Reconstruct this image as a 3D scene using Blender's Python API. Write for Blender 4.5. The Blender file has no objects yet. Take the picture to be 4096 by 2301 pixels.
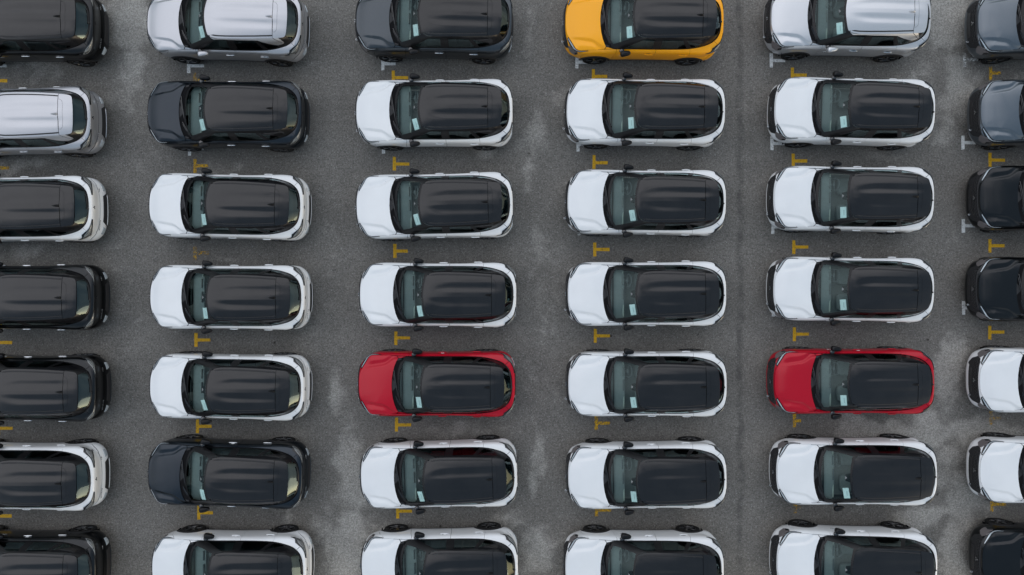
import bpy, math, random
import numpy as np
from mathutils import Vector, geometry

random.seed(7)
RNG = np.random.default_rng(7)
SC = bpy.context.scene
COL = SC.collection
R = math.radians

# ------------------------------------------------------------------ camera
H_CAM = 21.9
FPX = 3018.0                       # focal length in pixels of the 4096 px wide photograph
cam_d = bpy.data.cameras.new("camera")
cam = bpy.data.objects.new("camera", cam_d)
COL.objects.link(cam)
cam.location = (0, 0, H_CAM)
cam.rotation_euler = (0, 0, 0)
cam_d.sensor_width = 36.0
cam_d.lens = 36.0 * FPX / 4096.0
cam_d.clip_end = 2000
SC.camera = cam

# ------------------------------------------------------------------ world
SUN_EL, SUN_AZ = R(15), R(-32)     # azimuth measured from +X, counter-clockwise
world = bpy.data.worlds.new("World")
SC.world = world
world.use_nodes = True
nt = world.node_tree
N, L = nt.nodes, nt.links
N.clear()
w_out = N.new("ShaderNodeOutputWorld")
w_bg = N.new("ShaderNodeBackground")
w_bg.inputs[1].default_value = 0.108
w_sky = N.new("ShaderNodeTexSky")
w_sky.sky_type = 'NISHITA'
w_sky.sun_disc = False
w_sky.sun_elevation = SUN_EL
w_sky.sun_rotation = math.pi / 2 - SUN_AZ
w_sky.dust_density = 4.0
w_sky.air_density = 1.0
tc = N.new("ShaderNodeTexCoord")
DIR = tc.outputs["Generated"]


def w_noise(scale, det, rough, dist=0.0):
    z = N.new("ShaderNodeTexNoise")
    z.inputs["Scale"].default_value = scale
    z.inputs["Detail"].default_value = det
    z.inputs["Roughness"].default_value = rough
    z.inputs["Distortion"].default_value = dist
    L.new(DIR, z.inputs["Vector"])
    return z.outputs["Fac"]


def w_rng(sock, a0, a1, b0, b1, smooth=True):
    k = N.new("ShaderNodeMapRange")
    if smooth:
        k.interpolation_type = 'SMOOTHSTEP'
    for i, v in zip((1, 2, 3, 4), (a0, a1, b0, b1)):
        if isinstance(v, (int, float)):
            k.inputs[i].default_value = v
        else:
            L.new(v, k.inputs[i])
    L.new(sock, k.inputs[0])
    return k.outputs[0]


def w_math(op, a_, b_):
    k = N.new("ShaderNodeMath")
    k.operation = op
    for i, v in enumerate((a_, b_)):
        if isinstance(v, (int, float)):
            k.inputs[i].default_value = v
        else:
            L.new(v, k.inputs[i])
    return k.outputs[0]


def w_mix(f, a_, b_):
    k = N.new("ShaderNodeMix")
    k.data_type = 'RGBA'
    for i, v in ((0, f), (6, a_), (7, b_)):
        if isinstance(v, tuple):
            k.inputs[i].default_value = v
        elif isinstance(v, (int, float)):
            k.inputs[i].default_value = v
        else:
            L.new(v, k.inputs[i])
    return k.outputs[2]


sepd = N.new("ShaderNodeSeparateXYZ")
L.new(DIR, sepd.inputs[0])
# evening cloud deck: a heavy grey bank over one half of the sky, thinner bright cloud over the other,
# a clear glowing strip near the horizon on the side of the low sun
c_n = w_noise(1.7, 6, .55, .5)
side = w_math('ADD', w_math('MULTIPLY', sepd.outputs[0], -.42), w_math('MULTIPLY', sepd.outputs[1], .90))
side = w_math('ADD', side, w_rng(c_n, .25, .75, -.16, .16, False))
bank = w_rng(side, -.12, .30, 0.0, 1.0)
deck = w_mix(bank, (2.6, 3.7, 4.9, 1), (15.2, 15.4, 16.4, 1))
low = w_mix(w_rng(w_noise(3.4, 7, .6, .4), .36, .66, 0, 1), (4.4, 5.3, 6.2, 1), (9.0, 9.5, 9.9, 1))
cloud = w_mix(w_rng(sepd.outputs[2], .30, .68, 0, 1), low, deck)
cover = w_math('MULTIPLY', w_rng(sepd.outputs[2], .02, .45, .38, .92), w_rng(c_n, .2, .5, .8, 1.0))
L.new(w_mix(cover, w_sky.outputs[0], cloud), w_bg.inputs[0])
L.new(w_bg.outputs[0], w_out.inputs[0])

# ------------------------------------------------------------------ sun (overcast evening: weak and wide)
sun_d = bpy.data.lights.new("sun", 'SUN')
sun_d.energy = 0.6
sun_d.angle = R(32)
sun_d.color = (1.0, 0.86, 0.66)
sun = bpy.data.objects.new("sun", sun_d)
COL.objects.link(sun)
sd = Vector((math.cos(SUN_EL) * math.cos(SUN_AZ), math.cos(SUN_EL) * math.sin(SUN_AZ), math.sin(SUN_EL)))
sun.rotation_euler = sd.to_track_quat('Z', 'Y').to_euler()
sun.location = sd * 60

SC.view_settings.view_transform = 'Standard'
SC.view_settings.look = 'None'
SC.view_settings.exposure = 0.0
SC.view_settings.gamma = 1.0
SC.view_settings.use_curve_mapping = False
SC.render.engine = 'CYCLES'
SC.cycles.use_denoising = True
SC.cycles.max_bounces = 8
SC.cycles.transparent_max_bounces = 12


def s_at(z):
    """pixels of the 4096 px photograph per metre at height z"""
    return FPX / (H_CAM - z)


def world_xy(px, py, z):
    return (px - 2048.0) / s_at(z), -(py - 1150.5) / s_at(z)


TS = 2576.0 / 1366.0
TX = (0, 1366, 2730)
TY = (0, 767, 1534)


def tile(i, j, X, Y):
    """point measured on an enlargement of one ninth of the photograph -> photograph pixels"""
    return TX[i] + X / TS, TY[j] + Y / TS


# ------------------------------------------------------------------ materials
def new_mat(name):
    m = bpy.data.materials.new(name)
    m.use_nodes = True
    b = m.node_tree.nodes.get("Principled BSDF")
    return m, m.node_tree.nodes, m.node_tree.links, b


def simple(name, color, rough=0.5, metal=0.0, coat=0.0, spec=0.5, noise=0.0, nscale=40.0, coat_rough=0.03):
    m, n, l, b = new_mat(name)
    b.inputs["Base Color"].default_value = (*color, 1)
    b.inputs["Roughness"].default_value = rough
    b.inputs["Metallic"].default_value = metal
    b.inputs["Coat Weight"].default_value = coat
    b.inputs["Coat Roughness"].default_value = coat_rough
    b.inputs["Specular IOR Level"].default_value = spec
    if noise > 0:
        t = n.new("ShaderNodeTexCoord")
        z = n.new("ShaderNodeTexNoise")
        z.inputs["Scale"].default_value = nscale
        z.inputs["Detail"].default_value = 4
        l.new(t.outputs["Object"], z.inputs["Vector"])
        mr = n.new("ShaderNodeMapRange")
        mr.inputs[3].default_value = 1.0 - noise
        mr.inputs[4].default_value = 1.0 + noise
        l.new(z.outputs["Fac"], mr.inputs[0])
        mm = n.new("ShaderNodeMix")
        mm.data_type = 'RGBA'
        mm.blend_type = 'MULTIPLY'
        mm.inputs[0].default_value = 1.0
        mm.inputs[6].default_value = (*color, 1)
        l.new(mr.outputs[0], mm.inputs[7])
        l.new(mm.outputs[2], b.inputs["Base Color"])
    return m


def paint(name, color, metal=0.0, rough=0.4, flake=0.0, dust=0.06, coat=1.0):
    """car paint: coloured base, optional metal flake, clear coat, thin uneven film of dust"""
    m, n, l, b = new_mat(name)
    b.inputs["Metallic"].default_value = metal
    b.inputs["Roughness"].default_value = rough
    b.inputs["Coat Weight"].default_value = coat
    b.inputs["Coat Roughness"].default_value = 0.05
    b.inputs["Specular IOR Level"].default_value = 0.08
    t = n.new("ShaderNodeTexCoord")
    z = n.new("ShaderNodeTexNoise")
    z.inputs["Scale"].default_value = 1.7
    z.inputs["Detail"].default_value = 6
    geo = n.new("ShaderNodeNewGeometry")
    l.new(geo.outputs["Position"], z.inputs["Vector"])
    mr = n.new("ShaderNodeMapRange")
    mr.inputs[1].default_value = 0.38
    mr.inputs[2].default_value = 0.8
    mr.inputs[3].default_value = 0.0
    mr.inputs[4].default_value = dust
    l.new(z.outputs["Fac"], mr.inputs[0])
    mm = n.new("ShaderNodeMix")
    mm.data_type = 'RGBA'
    mm.inputs[6].default_value = (*color, 1)
    mm.inputs[7].default_value = (0.22, 0.21, 0.20, 1)
    l.new(mr.outputs[0], mm.inputs[0])
    src = mm.outputs[2]
    if flake > 0:
        f = n.new("ShaderNodeTexNoise")
        f.inputs["Scale"].default_value = 160
        f.inputs["Detail"].default_value = 1
        l.new(t.outputs["Object"], f.inputs["Vector"])
        fr = n.new("ShaderNodeMapRange")
        fr.inputs[1].default_value = 0.3
        fr.inputs[2].default_value = 0.7
        fr.inputs[3].default_value = 1 - flake
        fr.inputs[4].default_value = 1 + flake
        l.new(f.outputs["Fac"], fr.inputs[0])
        fm = n.new("ShaderNodeMix")
        fm.data_type = 'RGBA'
        fm.blend_type = 'MULTIPLY'
        fm.inputs[0].default_value = 1.0
        l.new(src, fm.inputs[6])
        l.new(fr.outputs[0], fm.inputs[7])
        src = fm.outputs[2]
    l.new(src, b.inputs["Base Color"])
    return m


def glass(name, tint, boost=1.0):
    m, n, l, b = new_mat(name)
    n.remove(b)
    out = n.get("Material Output")
    tr = n.new("ShaderNodeBsdfTransparent")
    tr.inputs[0].default_value = (*tint, 1)
    gl = n.new("ShaderNodeBsdfGlossy")
    gl.inputs["Color"].default_value = (0.80, 1.0, 1.0, 1)
    gl.inputs["Roughness"].default_value = 0.015
    fr = n.new("ShaderNodeFresnel")
    fr.inputs[0].default_value = 1.52
    mu = n.new("ShaderNodeMath")
    mu.operation = 'MULTIPLY'
    mu.use_clamp = True
    mu.inputs[1].default_value = boost
    l.new(fr.outputs[0], mu.inputs[0])
    ms = n.new("ShaderNodeMixShader")
    l.new(mu.outputs[0], ms.inputs[0])
    l.new(tr.outputs[0], ms.inputs[1])
    l.new(gl.outputs[0], ms.inputs[2])
    l.new(ms.outputs[0], out.inputs[0])
    return m


M = {}
M['white'] = paint("pearl white paint", (0.80, 0.815, 0.825), 0.0, 0.4, 0.02, 0.07)
M['silver'] = paint("silver metallic paint", (0.46, 0.47, 0.50), 0.75, 0.40, 0.06, 0.06)
M['bright_silver'] = paint("bright silver metallic paint", (0.56, 0.575, 0.60), 0.7, 0.40, 0.06, 0.04)
M['graphite'] = paint("graphite metallic paint", (0.020, 0.027, 0.036), 0.9, 0.34, 0.15, 0.012, 0.5)
M['blue_grey_sheen'] = paint("blue grey paint with sky sheen in colour", (0.115, 0.136, 0.158), 0.9, 0.36, 0.12, 0.04)  # bluish graphite, lightened: brighter sky reflection is put into the base colour
M['graphite_sheen'] = paint("graphite paint with sky sheen in colour", (0.050, 0.060, 0.070), 0.9, 0.34, 0.12, 0.02, 0.6)  # lifted copy of graphite; stronger sky reflection painted into its base colour
M['black'] = paint("black mica paint", (0.013, 0.0145, 0.0165), 0.9, 0.34, 0.2, 0.012, 0.5)
M['roof_black'] = paint("black roof paint", (0.0058, 0.0058, 0.0072), 0.0, 0.42, 0.3, 0.025, 0.85)
M['yellow'] = paint("amber yellow paint", (0.95, 0.40, 0.008), 0.1, 0.38, 0.05, 0.01, 0.6)
M['red'] = paint("deep red paint", (0.44, 0.003, 0.018), 0.15, 0.36, 0.08, 0.006, 0.5)
M['gloss_black'] = simple("piano black", (0.012, 0.012, 0.014), 0.25, 0, 1.0)
M['mirror_black'] = simple("mirror cap black", (0.006, 0.006, 0.007), 0.32, 0, 0, 0.25)
M['pillar'] = simple("satin black pillar", (0.008, 0.008, 0.009), 0.32, 0, 0, 0.3)
M['trim'] = simple("black plastic trim", (0.020, 0.020, 0.022), 0.6, 0, 0, 0.4, 0.2, 30)
M['shell'] = simple("dark underbody", (0.008, 0.008, 0.009), 0.9, 0, 0, 0.1)
M['dash'] = simple("grey dashboard vinyl", (0.22, 0.23, 0.23), 0.8, 0, 0, 0.4, 0.15, 12)
M['seat'] = simple("dark seat fabric", (0.26, 0.27, 0.27), 0.9, 0, 0, 0.3, 0.2, 25)
M['wheel_grey'] = simple("grey steering wheel leather", (0.12, 0.125, 0.13), 0.7)
M['film'] = simple("clear protective film", (0.42, 0.43, 0.38), 0.35, 0, 0, 0.6, 0.1, 20)
M['tyre'] = simple("tyre rubber", (0.014, 0.014, 0.014), 0.85, 0, 0, 0.3, 0.2, 40)
M['rim'] = simple("black alloy", (0.016, 0.016, 0.018), 0.35, 0.4, 0.5)
M['rim_cut'] = simple("machined alloy", (0.34, 0.35, 0.36), 0.3, 0.9)
M['chrome'] = simple("satin chrome", (0.62, 0.64, 0.66), 0.18, 1.0)
M['dark_chrome'] = simple("dark chrome emblem", (0.08, 0.08, 0.09), 0.25, 0.9)
M['lamp_clear'] = simple("clear lamp lens", (0.50, 0.56, 0.60), 0.12, 0.25, 1.0)
M['lamp_rear'] = simple("grey tail lamp lens", (0.17, 0.18, 0.18), 0.15, 0.1, 0.6)
M['lamp_smoke'] = simple("smoked lamp lens", (0.012, 0.013, 0.015), 0.25, 0.0, 0.2, 0.3)
M['lamp_bay'] = simple("grey lamp bay", (0.15, 0.135, 0.138), 0.3, 0.0, 0.6)
M['windscreen'] = glass("windscreen glass", (0.76, 0.89, 0.87), 0.65)
M['side_glass'] = glass("tinted side glass", (0.22, 0.27, 0.28), 1.2)
M['rear_glass'] = glass("dark rear glass", (0.20, 0.25, 0.26), 1.5)


def paper_mat():
    m, n, l, b = new_mat("printed paper")
    b.inputs["Roughness"].default_value = 0.7
    t = n.new("ShaderNodeTexCoord")
    sp = n.new("ShaderNodeSeparateXYZ")
    l.new(t.outputs["Object"], sp.inputs[0])
    # unreadable grey block of print along the middle of the sheet
    def band(sock, a, bb):
        g = n.new("ShaderNodeMath"); g.operation = 'GREATER_THAN'; g.inputs[1].default_value = a
        k = n.new("ShaderNodeMath"); k.operation = 'LESS_THAN'; k.inputs[1].default_value = bb
        l.new(sock, g.inputs[0]); l.new(sock, k.inputs[0])
        q = n.new("ShaderNodeMath"); q.operation = 'MULTIPLY'
        l.new(g.outputs[0], q.inputs[0]); l.new(k.outputs[0], q.inputs[1])
        return q.outputs[0]
    a1 = band(sp.outputs[0], 0.0, 0.030)
    a2 = band(sp.outputs[1], -0.08, 0.07)
    q = n.new("ShaderNodeMath"); q.operation = 'MULTIPLY'
    l.new(a1, q.inputs[0]); l.new(a2, q.inputs[1])
    z = n.new("ShaderNodeTexNoise"); z.inputs["Scale"].default_value = 120
    l.new(t.outputs["Object"], z.inputs["Vector"])
    q2 = n.new("ShaderNodeMath"); q2.operation = 'MULTIPLY'
    l.new(q.outputs[0], q2.inputs[0]); l.new(z.outputs["Fac"], q2.inputs[1])
    mm = n.new("ShaderNodeMix"); mm.data_type = 'RGBA'
    mm.inputs[6].default_value = (0.93, 0.95, 0.94, 1)
    mm.inputs[7].default_value = (0.45, 0.50, 0.51, 1)
    l.new(q2.outputs[0], mm.inputs[0])
    l.new(mm.outputs[2], b.inputs["Base Color"])
    return m


M['paper'] = paper_mat()
M['paper_plain'] = simple("white card", (0.82, 0.83, 0.84), 0.7)
# ------------------------------------------------------------------ ground
def lattice_noise(x, y, scale, seed):
    g = np.random.default_rng(seed).random((256, 256))
    fx, fy = x * scale + 91.3, y * scale + 57.1
    ix, iy = np.floor(fx).astype(int), np.floor(fy).astype(int)
    tx, ty = fx - ix, fy - iy
    tx = tx * tx * (3 - 2 * tx)
    ty = ty * ty * (3 - 2 * ty)
    a = g[ix % 256, iy % 256]; b = g[(ix + 1) % 256, iy % 256]
    c = g[ix % 256, (iy + 1) % 256]; d = g[(ix + 1) % 256, (iy + 1) % 256]
    return (a * (1 - tx) + b * tx) * (1 - ty) + (c * (1 - tx) + d * tx) * ty


def fbm(x, y, scale, seed, octv=4):
    v, a, t = 0, 0.5, 0
    for k in range(octv):
        v = v + a * lattice_noise(x, y, scale * 2 ** k, seed + k)
        t += a
        a *= 0.55
    return v / t


# dusty patches, then broad faint paler strips along the aisles, measured on the photograph at 2576 px width: x, y, rx, ry, strength
STAINS = [(325, 50, 50, 90, .95), (318, 190, 50, 60, .75), (300, 270, 60, 40, .5), (380, 60, 20, 60, .5), (350, 420, 40, 60, .30),
          (95, 188, 75, 24, .7), (60, 412, 95, 24, .75), (60, 640, 75, 24, .6), (560, 398, 45, 16, .45), (545, 632, 45, 22, .45),
          (1225, 395, 35, 40, .62), (1345, 350, 38, 60, .62), (1330, 430, 20, 30, .5), (1340, 90, 18, 80, .4), (1392, 250, 12, 32, .5),
          (1345, 620, 20, 90, .38), (1365, 820, 14, 60, .42), (862, 1000, 22, 70, .62), (880, 1180, 46, 130, .85), (868, 1370, 50, 90, .9),
          (965, 1312, 60, 26, .6), (1000, 1080, 70, 14, .4), (1350, 1160, 14, 110, .62), (1362, 1390, 42, 70, .7), (1150, 1092, 90, 18, .45),
          (1290, 1300, 40, 40, .45), (730, 1300, 14, 40, .6), (845, 1130, 18, 40, .5), (2385, 40, 60, 90, .9), (2425, 240, 48, 80, .9),
          (2400, 330, 30, 60, .6), (2310, 185, 60, 26, .55), (2260, 400, 70, 20, .45), (2530, 190, 40, 20, .45), (2395, 930, 48, 95, .95),
          (2455, 1085, 90, 40, 1.0), (2230, 1070, 130, 26, .8), (2130, 1060, 90, 18, .4), (2420, 1250, 62, 120, 1.0), (2350, 1090, 60, 40, .8), (2420, 1120, 50, 50, .9), (2520, 1085, 60, 26, .8), 
          (2395, 1400, 44, 70, .9), (2300, 1300, 75, 30, .9), (2480, 1290, 60, 20, .7), (2240, 1290, 40, 26, .55), (2360, 1180, 30, 60, .6), (300, 640, 60, 200, .18),
          (850, 560, 40, 260, .18), (320, 1100, 50, 300, .18), (1380, 700, 50, 500, .18), (1880, 700, 40, 500, .12), (2400, 640, 40, 200, .22)]

gx = np.concatenate([[-400, -120, -40], np.linspace(-17.4, 17.4, 349), [40, 120, 400]])
gy = np.concatenate([[-400, -120, -40], np.linspace(-10.8, 10.8, 217), [40, 120, 400]])
GX, GY = np.meshgrid(gx, gy, indexing='ij')
wx = GX + (fbm(GX, GY, 0.9, 11) - .5) * 1.5
wy = GY + (fbm(GX, GY, 0.9, 31) - .5) * 1.5
dust = np.zeros_like(GX)
for (sx, sy, rx, ry, st) in STAINS:
    cx, cy = world_xy(sx * 1.59, sy * 1.59, 0)
    k = 1.59 / s_at(0)
    q = ((wx - cx) / (rx * k)) ** 2 + ((wy - cy) / (ry * k)) ** 2
    dust = np.maximum(dust, st * np.exp(-0.8 * q ** 1.4))
dust = dust + (fbm(GX, GY, 0.35, 71) - .5) * 0.30
nx, ny = len(gx), len(gy)
gverts = np.stack([GX.ravel(), GY.ravel(), np.zeros(nx * ny)], 1)
ii, jj = np.meshgrid(np.arange(nx - 1), np.arange(ny - 1), indexing='ij')
a = (ii * ny + jj).ravel()
gfaces = np.stack([a, a + ny, a + ny + 1, a + 1], 1)
me = bpy.data.meshes.new("asphalt_ground")
me.from_pydata(gverts.tolist(), [], gfaces.tolist())
at = me.attributes.new("dust", 'FLOAT', 'POINT')
at.data.foreach_set("value", dust.ravel().astype(np.float32))


def asphalt():
    m, n, l, b = new_mat("worn asphalt")
    t = n.new("ShaderNodeTexCoord")
    P = t.outputs["Object"]

    def noise(scale, det=4, rough=.55, dist=0.0):
        z = n.new("ShaderNodeTexNoise")
        z.inputs["Scale"].default_value = scale
        z.inputs["Detail"].default_value = det
        z.inputs["Roughness"].default_value = rough
        z.inputs["Distortion"].default_value = dist
        l.new(P, z.inputs["Vector"])
        return z.outputs["Fac"]

    def math_(op, a_, b_=None, clamp=False):
        k = n.new("ShaderNodeMath")
        k.operation = op
        k.use_clamp = clamp
        for i, v in enumerate((a_, b_)):
            if v is None:
                continue
            if isinstance(v, (int, float)):
                k.inputs[i].default_value = v
            else:
                l.new(v, k.inputs[i])
        return k.outputs[0]

    def rng(s, a0, a1, b0, b1, smooth=False):
        k = n.new("ShaderNodeMapRange")
        if smooth:
            k.interpolation_type = 'SMOOTHSTEP'
        for i, v in zip((1, 2, 3, 4), (a0, a1, b0, b1)):
            k.inputs[i].default_value = v
        l.new(s, k.inputs[0])
        return k.outputs[0]

    at_ = n.new("ShaderNodeAttribute")
    at_.attribute_name = "dust"
    # dust film edge broken up by noise
    d = math_('ADD', at_.outputs["Fac"], rng(noise(2.0, 9, .66, .5), 0.25, 0.75, -.34, .34))
    dustf = rng(d, 0.14, 0.80, 0, 1, True)
    base = rng(noise(0.8, 6, .6), .3, .7, 0.85, 1.15)
    base = math_('MULTIPLY', base, rng(noise(7, 5, .68), .25, .75, .78, 1.22))
    grain = math_('MULTIPLY', rng(noise(55, 3, .7), .28, .72, .4, 1.6), rng(noise(19, 3, .8), .28, .72, .48, 1.55))
    base = math_('MULTIPLY', base, grain)
    # pale aggregate specks and dark spots
    v = n.new("ShaderNodeTexVoronoi")
    v.inputs["Scale"].default_value = 21
    l.new(P, v.inputs["Vector"])
    sp = n.new("ShaderNodeSeparateColor")
    l.new(v.outputs["Color"], sp.inputs[0])
    near = rng(v.outputs["Distance"], 0.08, 0.36, 1, 0, True)
    speck = math_('MULTIPLY', near, math_('GREATER_THAN', sp.outputs[0], 0.78))
    v2 = n.new("ShaderNodeTexVoronoi")
    v2.inputs["Scale"].default_value = 1.5
    l.new(P, v2.inputs["Vector"])
    sp2 = n.new("ShaderNodeSeparateColor")
    l.new(v2.outputs["Color"], sp2.inputs[0])
    wob = math_('ADD', v2.outputs["Distance"], rng(noise(20, 2), .2, .8, -.03, .03))
    spot = math_('MULTIPLY', rng(wob, 0.03, 0.075, 1, 0, True), math_('GREATER_THAN', sp2.outputs[1], 0.60))
    mixc = n.new("ShaderNodeMix"); mixc.data_type = 'RGBA'
    mixc.inputs[6].default_value = (0.172, 0.163, 0.149, 1)
    mixc.inputs[7].default_value = (0.325, 0.312, 0.287, 1)
    l.new(dustf, mixc.inputs[0])
    mul = n.new("ShaderNodeMix"); mul.data_type = 'RGBA'; mul.blend_type = 'MULTIPLY'
    mul.inputs[0].default_value = 1
    l.new(mixc.outputs[2], mul.inputs[6]); l.new(base, mul.inputs[7])
    m2 = n.new("ShaderNodeMix"); m2.data_type = 'RGBA'
    l.new(math_('MULTIPLY', speck, 0.55), m2.inputs[0])
    l.new(mul.outputs[2], m2.inputs[6]); m2.inputs[7].default_value = (0.52, 0.52, 0.52, 1)
    m3 = n.new("ShaderNodeMix"); m3.data_type = 'RGBA'
    l.new(math_('MULTIPLY', spot, 0.8), m3.inputs[0])
    l.new(m2.outputs[2], m3.inputs[6]); m3.inputs[7].default_value = (0.022, 0.018, 0.016, 1)
    # dark tar joint running along one aisle
    sx = n.new("ShaderNodeSeparateXYZ"); l.new(P, sx.inputs[0])
    jx = math_('ADD', sx.outputs[0], rng(noise(1.4, 3), .2, .8, -.09, .09))
    jd = math_('ABSOLUTE', math_('SUBTRACT', jx, 6.62))
    joint = math_('MULTIPLY', rng(jd, 0.02, 0.16, 1, 0, True), rng(noise(3.0, 4), .35, .65, .1, .55))
    m4 = n.new("ShaderNodeMix"); m4.data_type = 'RGBA'
    l.new(joint, m4.inputs[0])
    l.new(m3.outputs[2], m4.inputs[6]); m4.inputs[7].default_value = (0.045, 0.043, 0.043, 1)
    l.new(m4.outputs[2], b.inputs["Base Color"])
    b.inputs["Roughness"].default_value = 0.82
    b.inputs["Specular IOR Level"].default_value = 0.35
    bp = n.new("ShaderNodeBump")
    bp.inputs["Strength"].default_value = 0.5
    bp.inputs["Distance"].default_value = 0.012
    l.new(grain, bp.inputs["Height"])
    l.new(bp.outputs[0], b.inputs["Normal"])
    return m


me.materials.append(asphalt())
ground = bpy.data.objects.new("asphalt_ground", me)
COL.objects.link(ground)
ground["kind"] = "structure"
ground["label"] = "worn grey asphalt of the car park with dusty patches"


# ------------------------------------------------------------------ mesh helpers
class MB:
    """collects vertices, faces and normals and links them as ONE mesh"""

    def __init__(self):
        self.v, self.f, self.n, self.k = [], [], [], 0

    def add(self, v, f, n=None):
        v = np.asarray(v, float)
        if n is None:
            n = np.zeros_like(v)
            for q in f:
                p = v[list(q)]
                c = np.cross(p[1] - p[0], p[2] - p[0])
                if len(q) == 4:
                    c = c + np.cross(p[2] - p[0], p[3] - p[0])
                for i in q:
                    n[i] += c
            n /= np.maximum(np.linalg.norm(n, axis=1, keepdims=True), 1e-12)
        self.v.append(v)
        self.n.append(np.asarray(n, float))
        self.f += [tuple(int(i) + self.k for i in q) for q in f]
        self.k += len(v)
        return self

    def mesh(self, name, mat, mirror=False):
        v = np.concatenate(self.v)
        n = np.concatenate(self.n)
        f = self.f
        if mirror:
            v = v * (1, -1, 1)
            n = n * (1, -1, 1)
            f = [q[::-1] for q in f]
        me = bpy.data.meshes.new(name)
        me.from_pydata(v.tolist(), [], f)
        me.polygons.foreach_set("use_smooth", np.ones(len(f), bool))
        me.normals_split_custom_set_from_vertices(n.tolist())
        if mat is not None:
            me.materials.append(mat)
        return me

    # --- primitives
    def box(self, c, s, rz=0.0, ry=0.0, rx=0.0):
        c, s = np.array(c, float), np.array(s, float) / 2
        cr_, sr = math.cos(rz), math.sin(rz)
        Rz = np.array([[cr_, -sr, 0], [sr, cr_, 0], [0, 0, 1]])
        cy_, sy_ = math.cos(ry), math.sin(ry)
        Ry = np.array([[cy_, 0, sy_], [0, 1, 0], [-sy_, 0, cy_]])
        cx_, sx_ = math.cos(rx), math.sin(rx)
        Rx = np.array([[1, 0, 0], [0, cx_, -sx_], [0, sx_, cx_]])
        Rm = Rz @ Ry @ Rx
        for ax in range(3):
            for sg in (-1, 1):
                nn = np.zeros(3); nn[ax] = sg
                a_, b_ = [(1, 2), (2, 0), (0, 1)][ax]
                vs = []
                for (p, q) in ((-1, -1), (1, -1), (1, 1), (-1, 1)):
                    w = np.zeros(3); w[ax] = sg * s[ax]; w[a_] = p * s[a_]; w[b_] = q * s[b_]
                    vs.append(Rm @ w + c)
                f = (0, 1, 2, 3) if sg > 0 else (3, 2, 1, 0)
                self.add(vs, [f], [Rm @ nn] * 4)
        return self

    def superel(self, c, s, e=0.7, nu=16, nv=10, rz=0.0, taper=None):
        """rounded block (superellipsoid)"""
        vs = []
        sp = lambda t, ee: np.sign(t) * abs(t) ** ee
        for j in range(nv + 1):
            ph = -math.pi / 2 + math.pi * j / nv
            for i in range(nu):
                th = 2 * math.pi * i / nu
                x = s[0] / 2 * sp(math.cos(ph), e) * sp(math.cos(th), e)
                y = s[1] / 2 * sp(math.cos(ph), e) * sp(math.sin(th), e)
                z = s[2] / 2 * sp(math.sin(ph), e)
                if taper:
                    x, y, z = taper(x, y, z)
                vs.append((c[0] + x * math.cos(rz) - y * math.sin(rz), c[1] + x * math.sin(rz) + y * math.cos(rz), c[2] + z))
        fs = []
        for j in range(nv):
            for i in range(nu):
                a_, b_ = j * nu + i, j * nu + (i + 1) % nu
                fs.append((a_, b_, b_ + nu, a_ + nu))
        return self.add(vs, fs)

    def tube(self, pts, r, seg=6):
        pts = np.asarray(pts, float)
        vs, fs = [], []
        for i, p in enumerate(pts):
            d = pts[min(i + 1, len(pts) - 1)] - pts[max(i - 1, 0)]
            d /= np.linalg.norm(d)
            up = np.array([0, 0, 1.0]) if abs(d[2]) < .9 else np.array([1.0, 0, 0])
            a_ = np.cross(d, up); a_ /= np.linalg.norm(a_)
            b_ = np.cross(a_, d)
            rr = r[i] if hasattr(r, '__len__') else r
            for k in range(seg):
                t = 2 * math.pi * k / seg
                vs.append(p + rr * (math.cos(t) * a_ + math.sin(t) * b_))
        for i in range(len(pts) - 1):
            for k in range(seg):
                a0, a1 = i * seg + k, i * seg + (k + 1) % seg
                fs.append((a0, a0 + seg, a1 + seg, a1))
        fs.append(tuple(range(seg)))
        fs.append(tuple((len(pts) - 1) * seg + k for k in range(seg))[::-1])
        return self.add(vs, fs)

    def lathe(self, prof, seg=36, split=()):
        """profile of (radius, y) turned about the y axis; the profile is cut into sharp runs at `split`"""
        cuts = [0] + list(split) + [len(prof) - 1]
        for c0, c1 in zip(cuts[:-1], cuts[1:]):
            pr = prof[c0:c1 + 1]
            vs, fs = [], []
            for (r, y) in pr:
                for k in range(seg):
                    t = 2 * math.pi * k / seg
                    vs.append((r * math.cos(t), y, r * math.sin(t)))
            for i in range(len(pr) - 1):
                for k in range(seg):
                    a0, a1 = i * seg + k, i * seg + (k + 1) % seg
                    fs.append((a0, a1, a1 + seg, a0 + seg))
            self.add(vs, fs)
        return self


def inside(poly, pts):
    poly, pts = np.asarray(poly), np.asarray(pts)
    x, y = pts[:, 0], pts[:, 1]
    r = np.zeros(len(pts), bool)
    for (x0, y0), (x1, y1) in zip(poly, np.roll(poly, -1, 0)):
        c = (y0 > y) != (y1 > y)
        r ^= c & (x < (x1 - x0) * (y - y0) / (y1 - y0 + 1e-30) + x0)
    return r


def bdist(poly, pts):
    poly, pts = np.asarray(poly), np.asarray(pts)
    d = np.full(len(pts), 1e9)
    for a_, b_ in zip(poly, np.roll(poly, -1, 0)):
        e = b_ - a_
        t = np.clip(((pts - a_) @ e) / (e @ e + 1e-30), 0, 1)
        d = np.minimum(d, np.linalg.norm(pts - a_ - t[:, None] * e, axis=1))
    return d


def densify(poly, step):
    out = []
    for a_, b_ in zip(poly, np.roll(poly, -1, 0)):
        k = max(1, int(math.ceil(np.linalg.norm(b_ - a_) / step)))
        for i in range(k):
            out.append(a_ + (b_ - a_) * i / k)
    return np.array(out)


def area2(p):
    q = np.roll(p, -1, 0)
    return float(np.sum(p[:, 0] * q[:, 1] - q[:, 0] * p[:, 1]))


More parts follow.
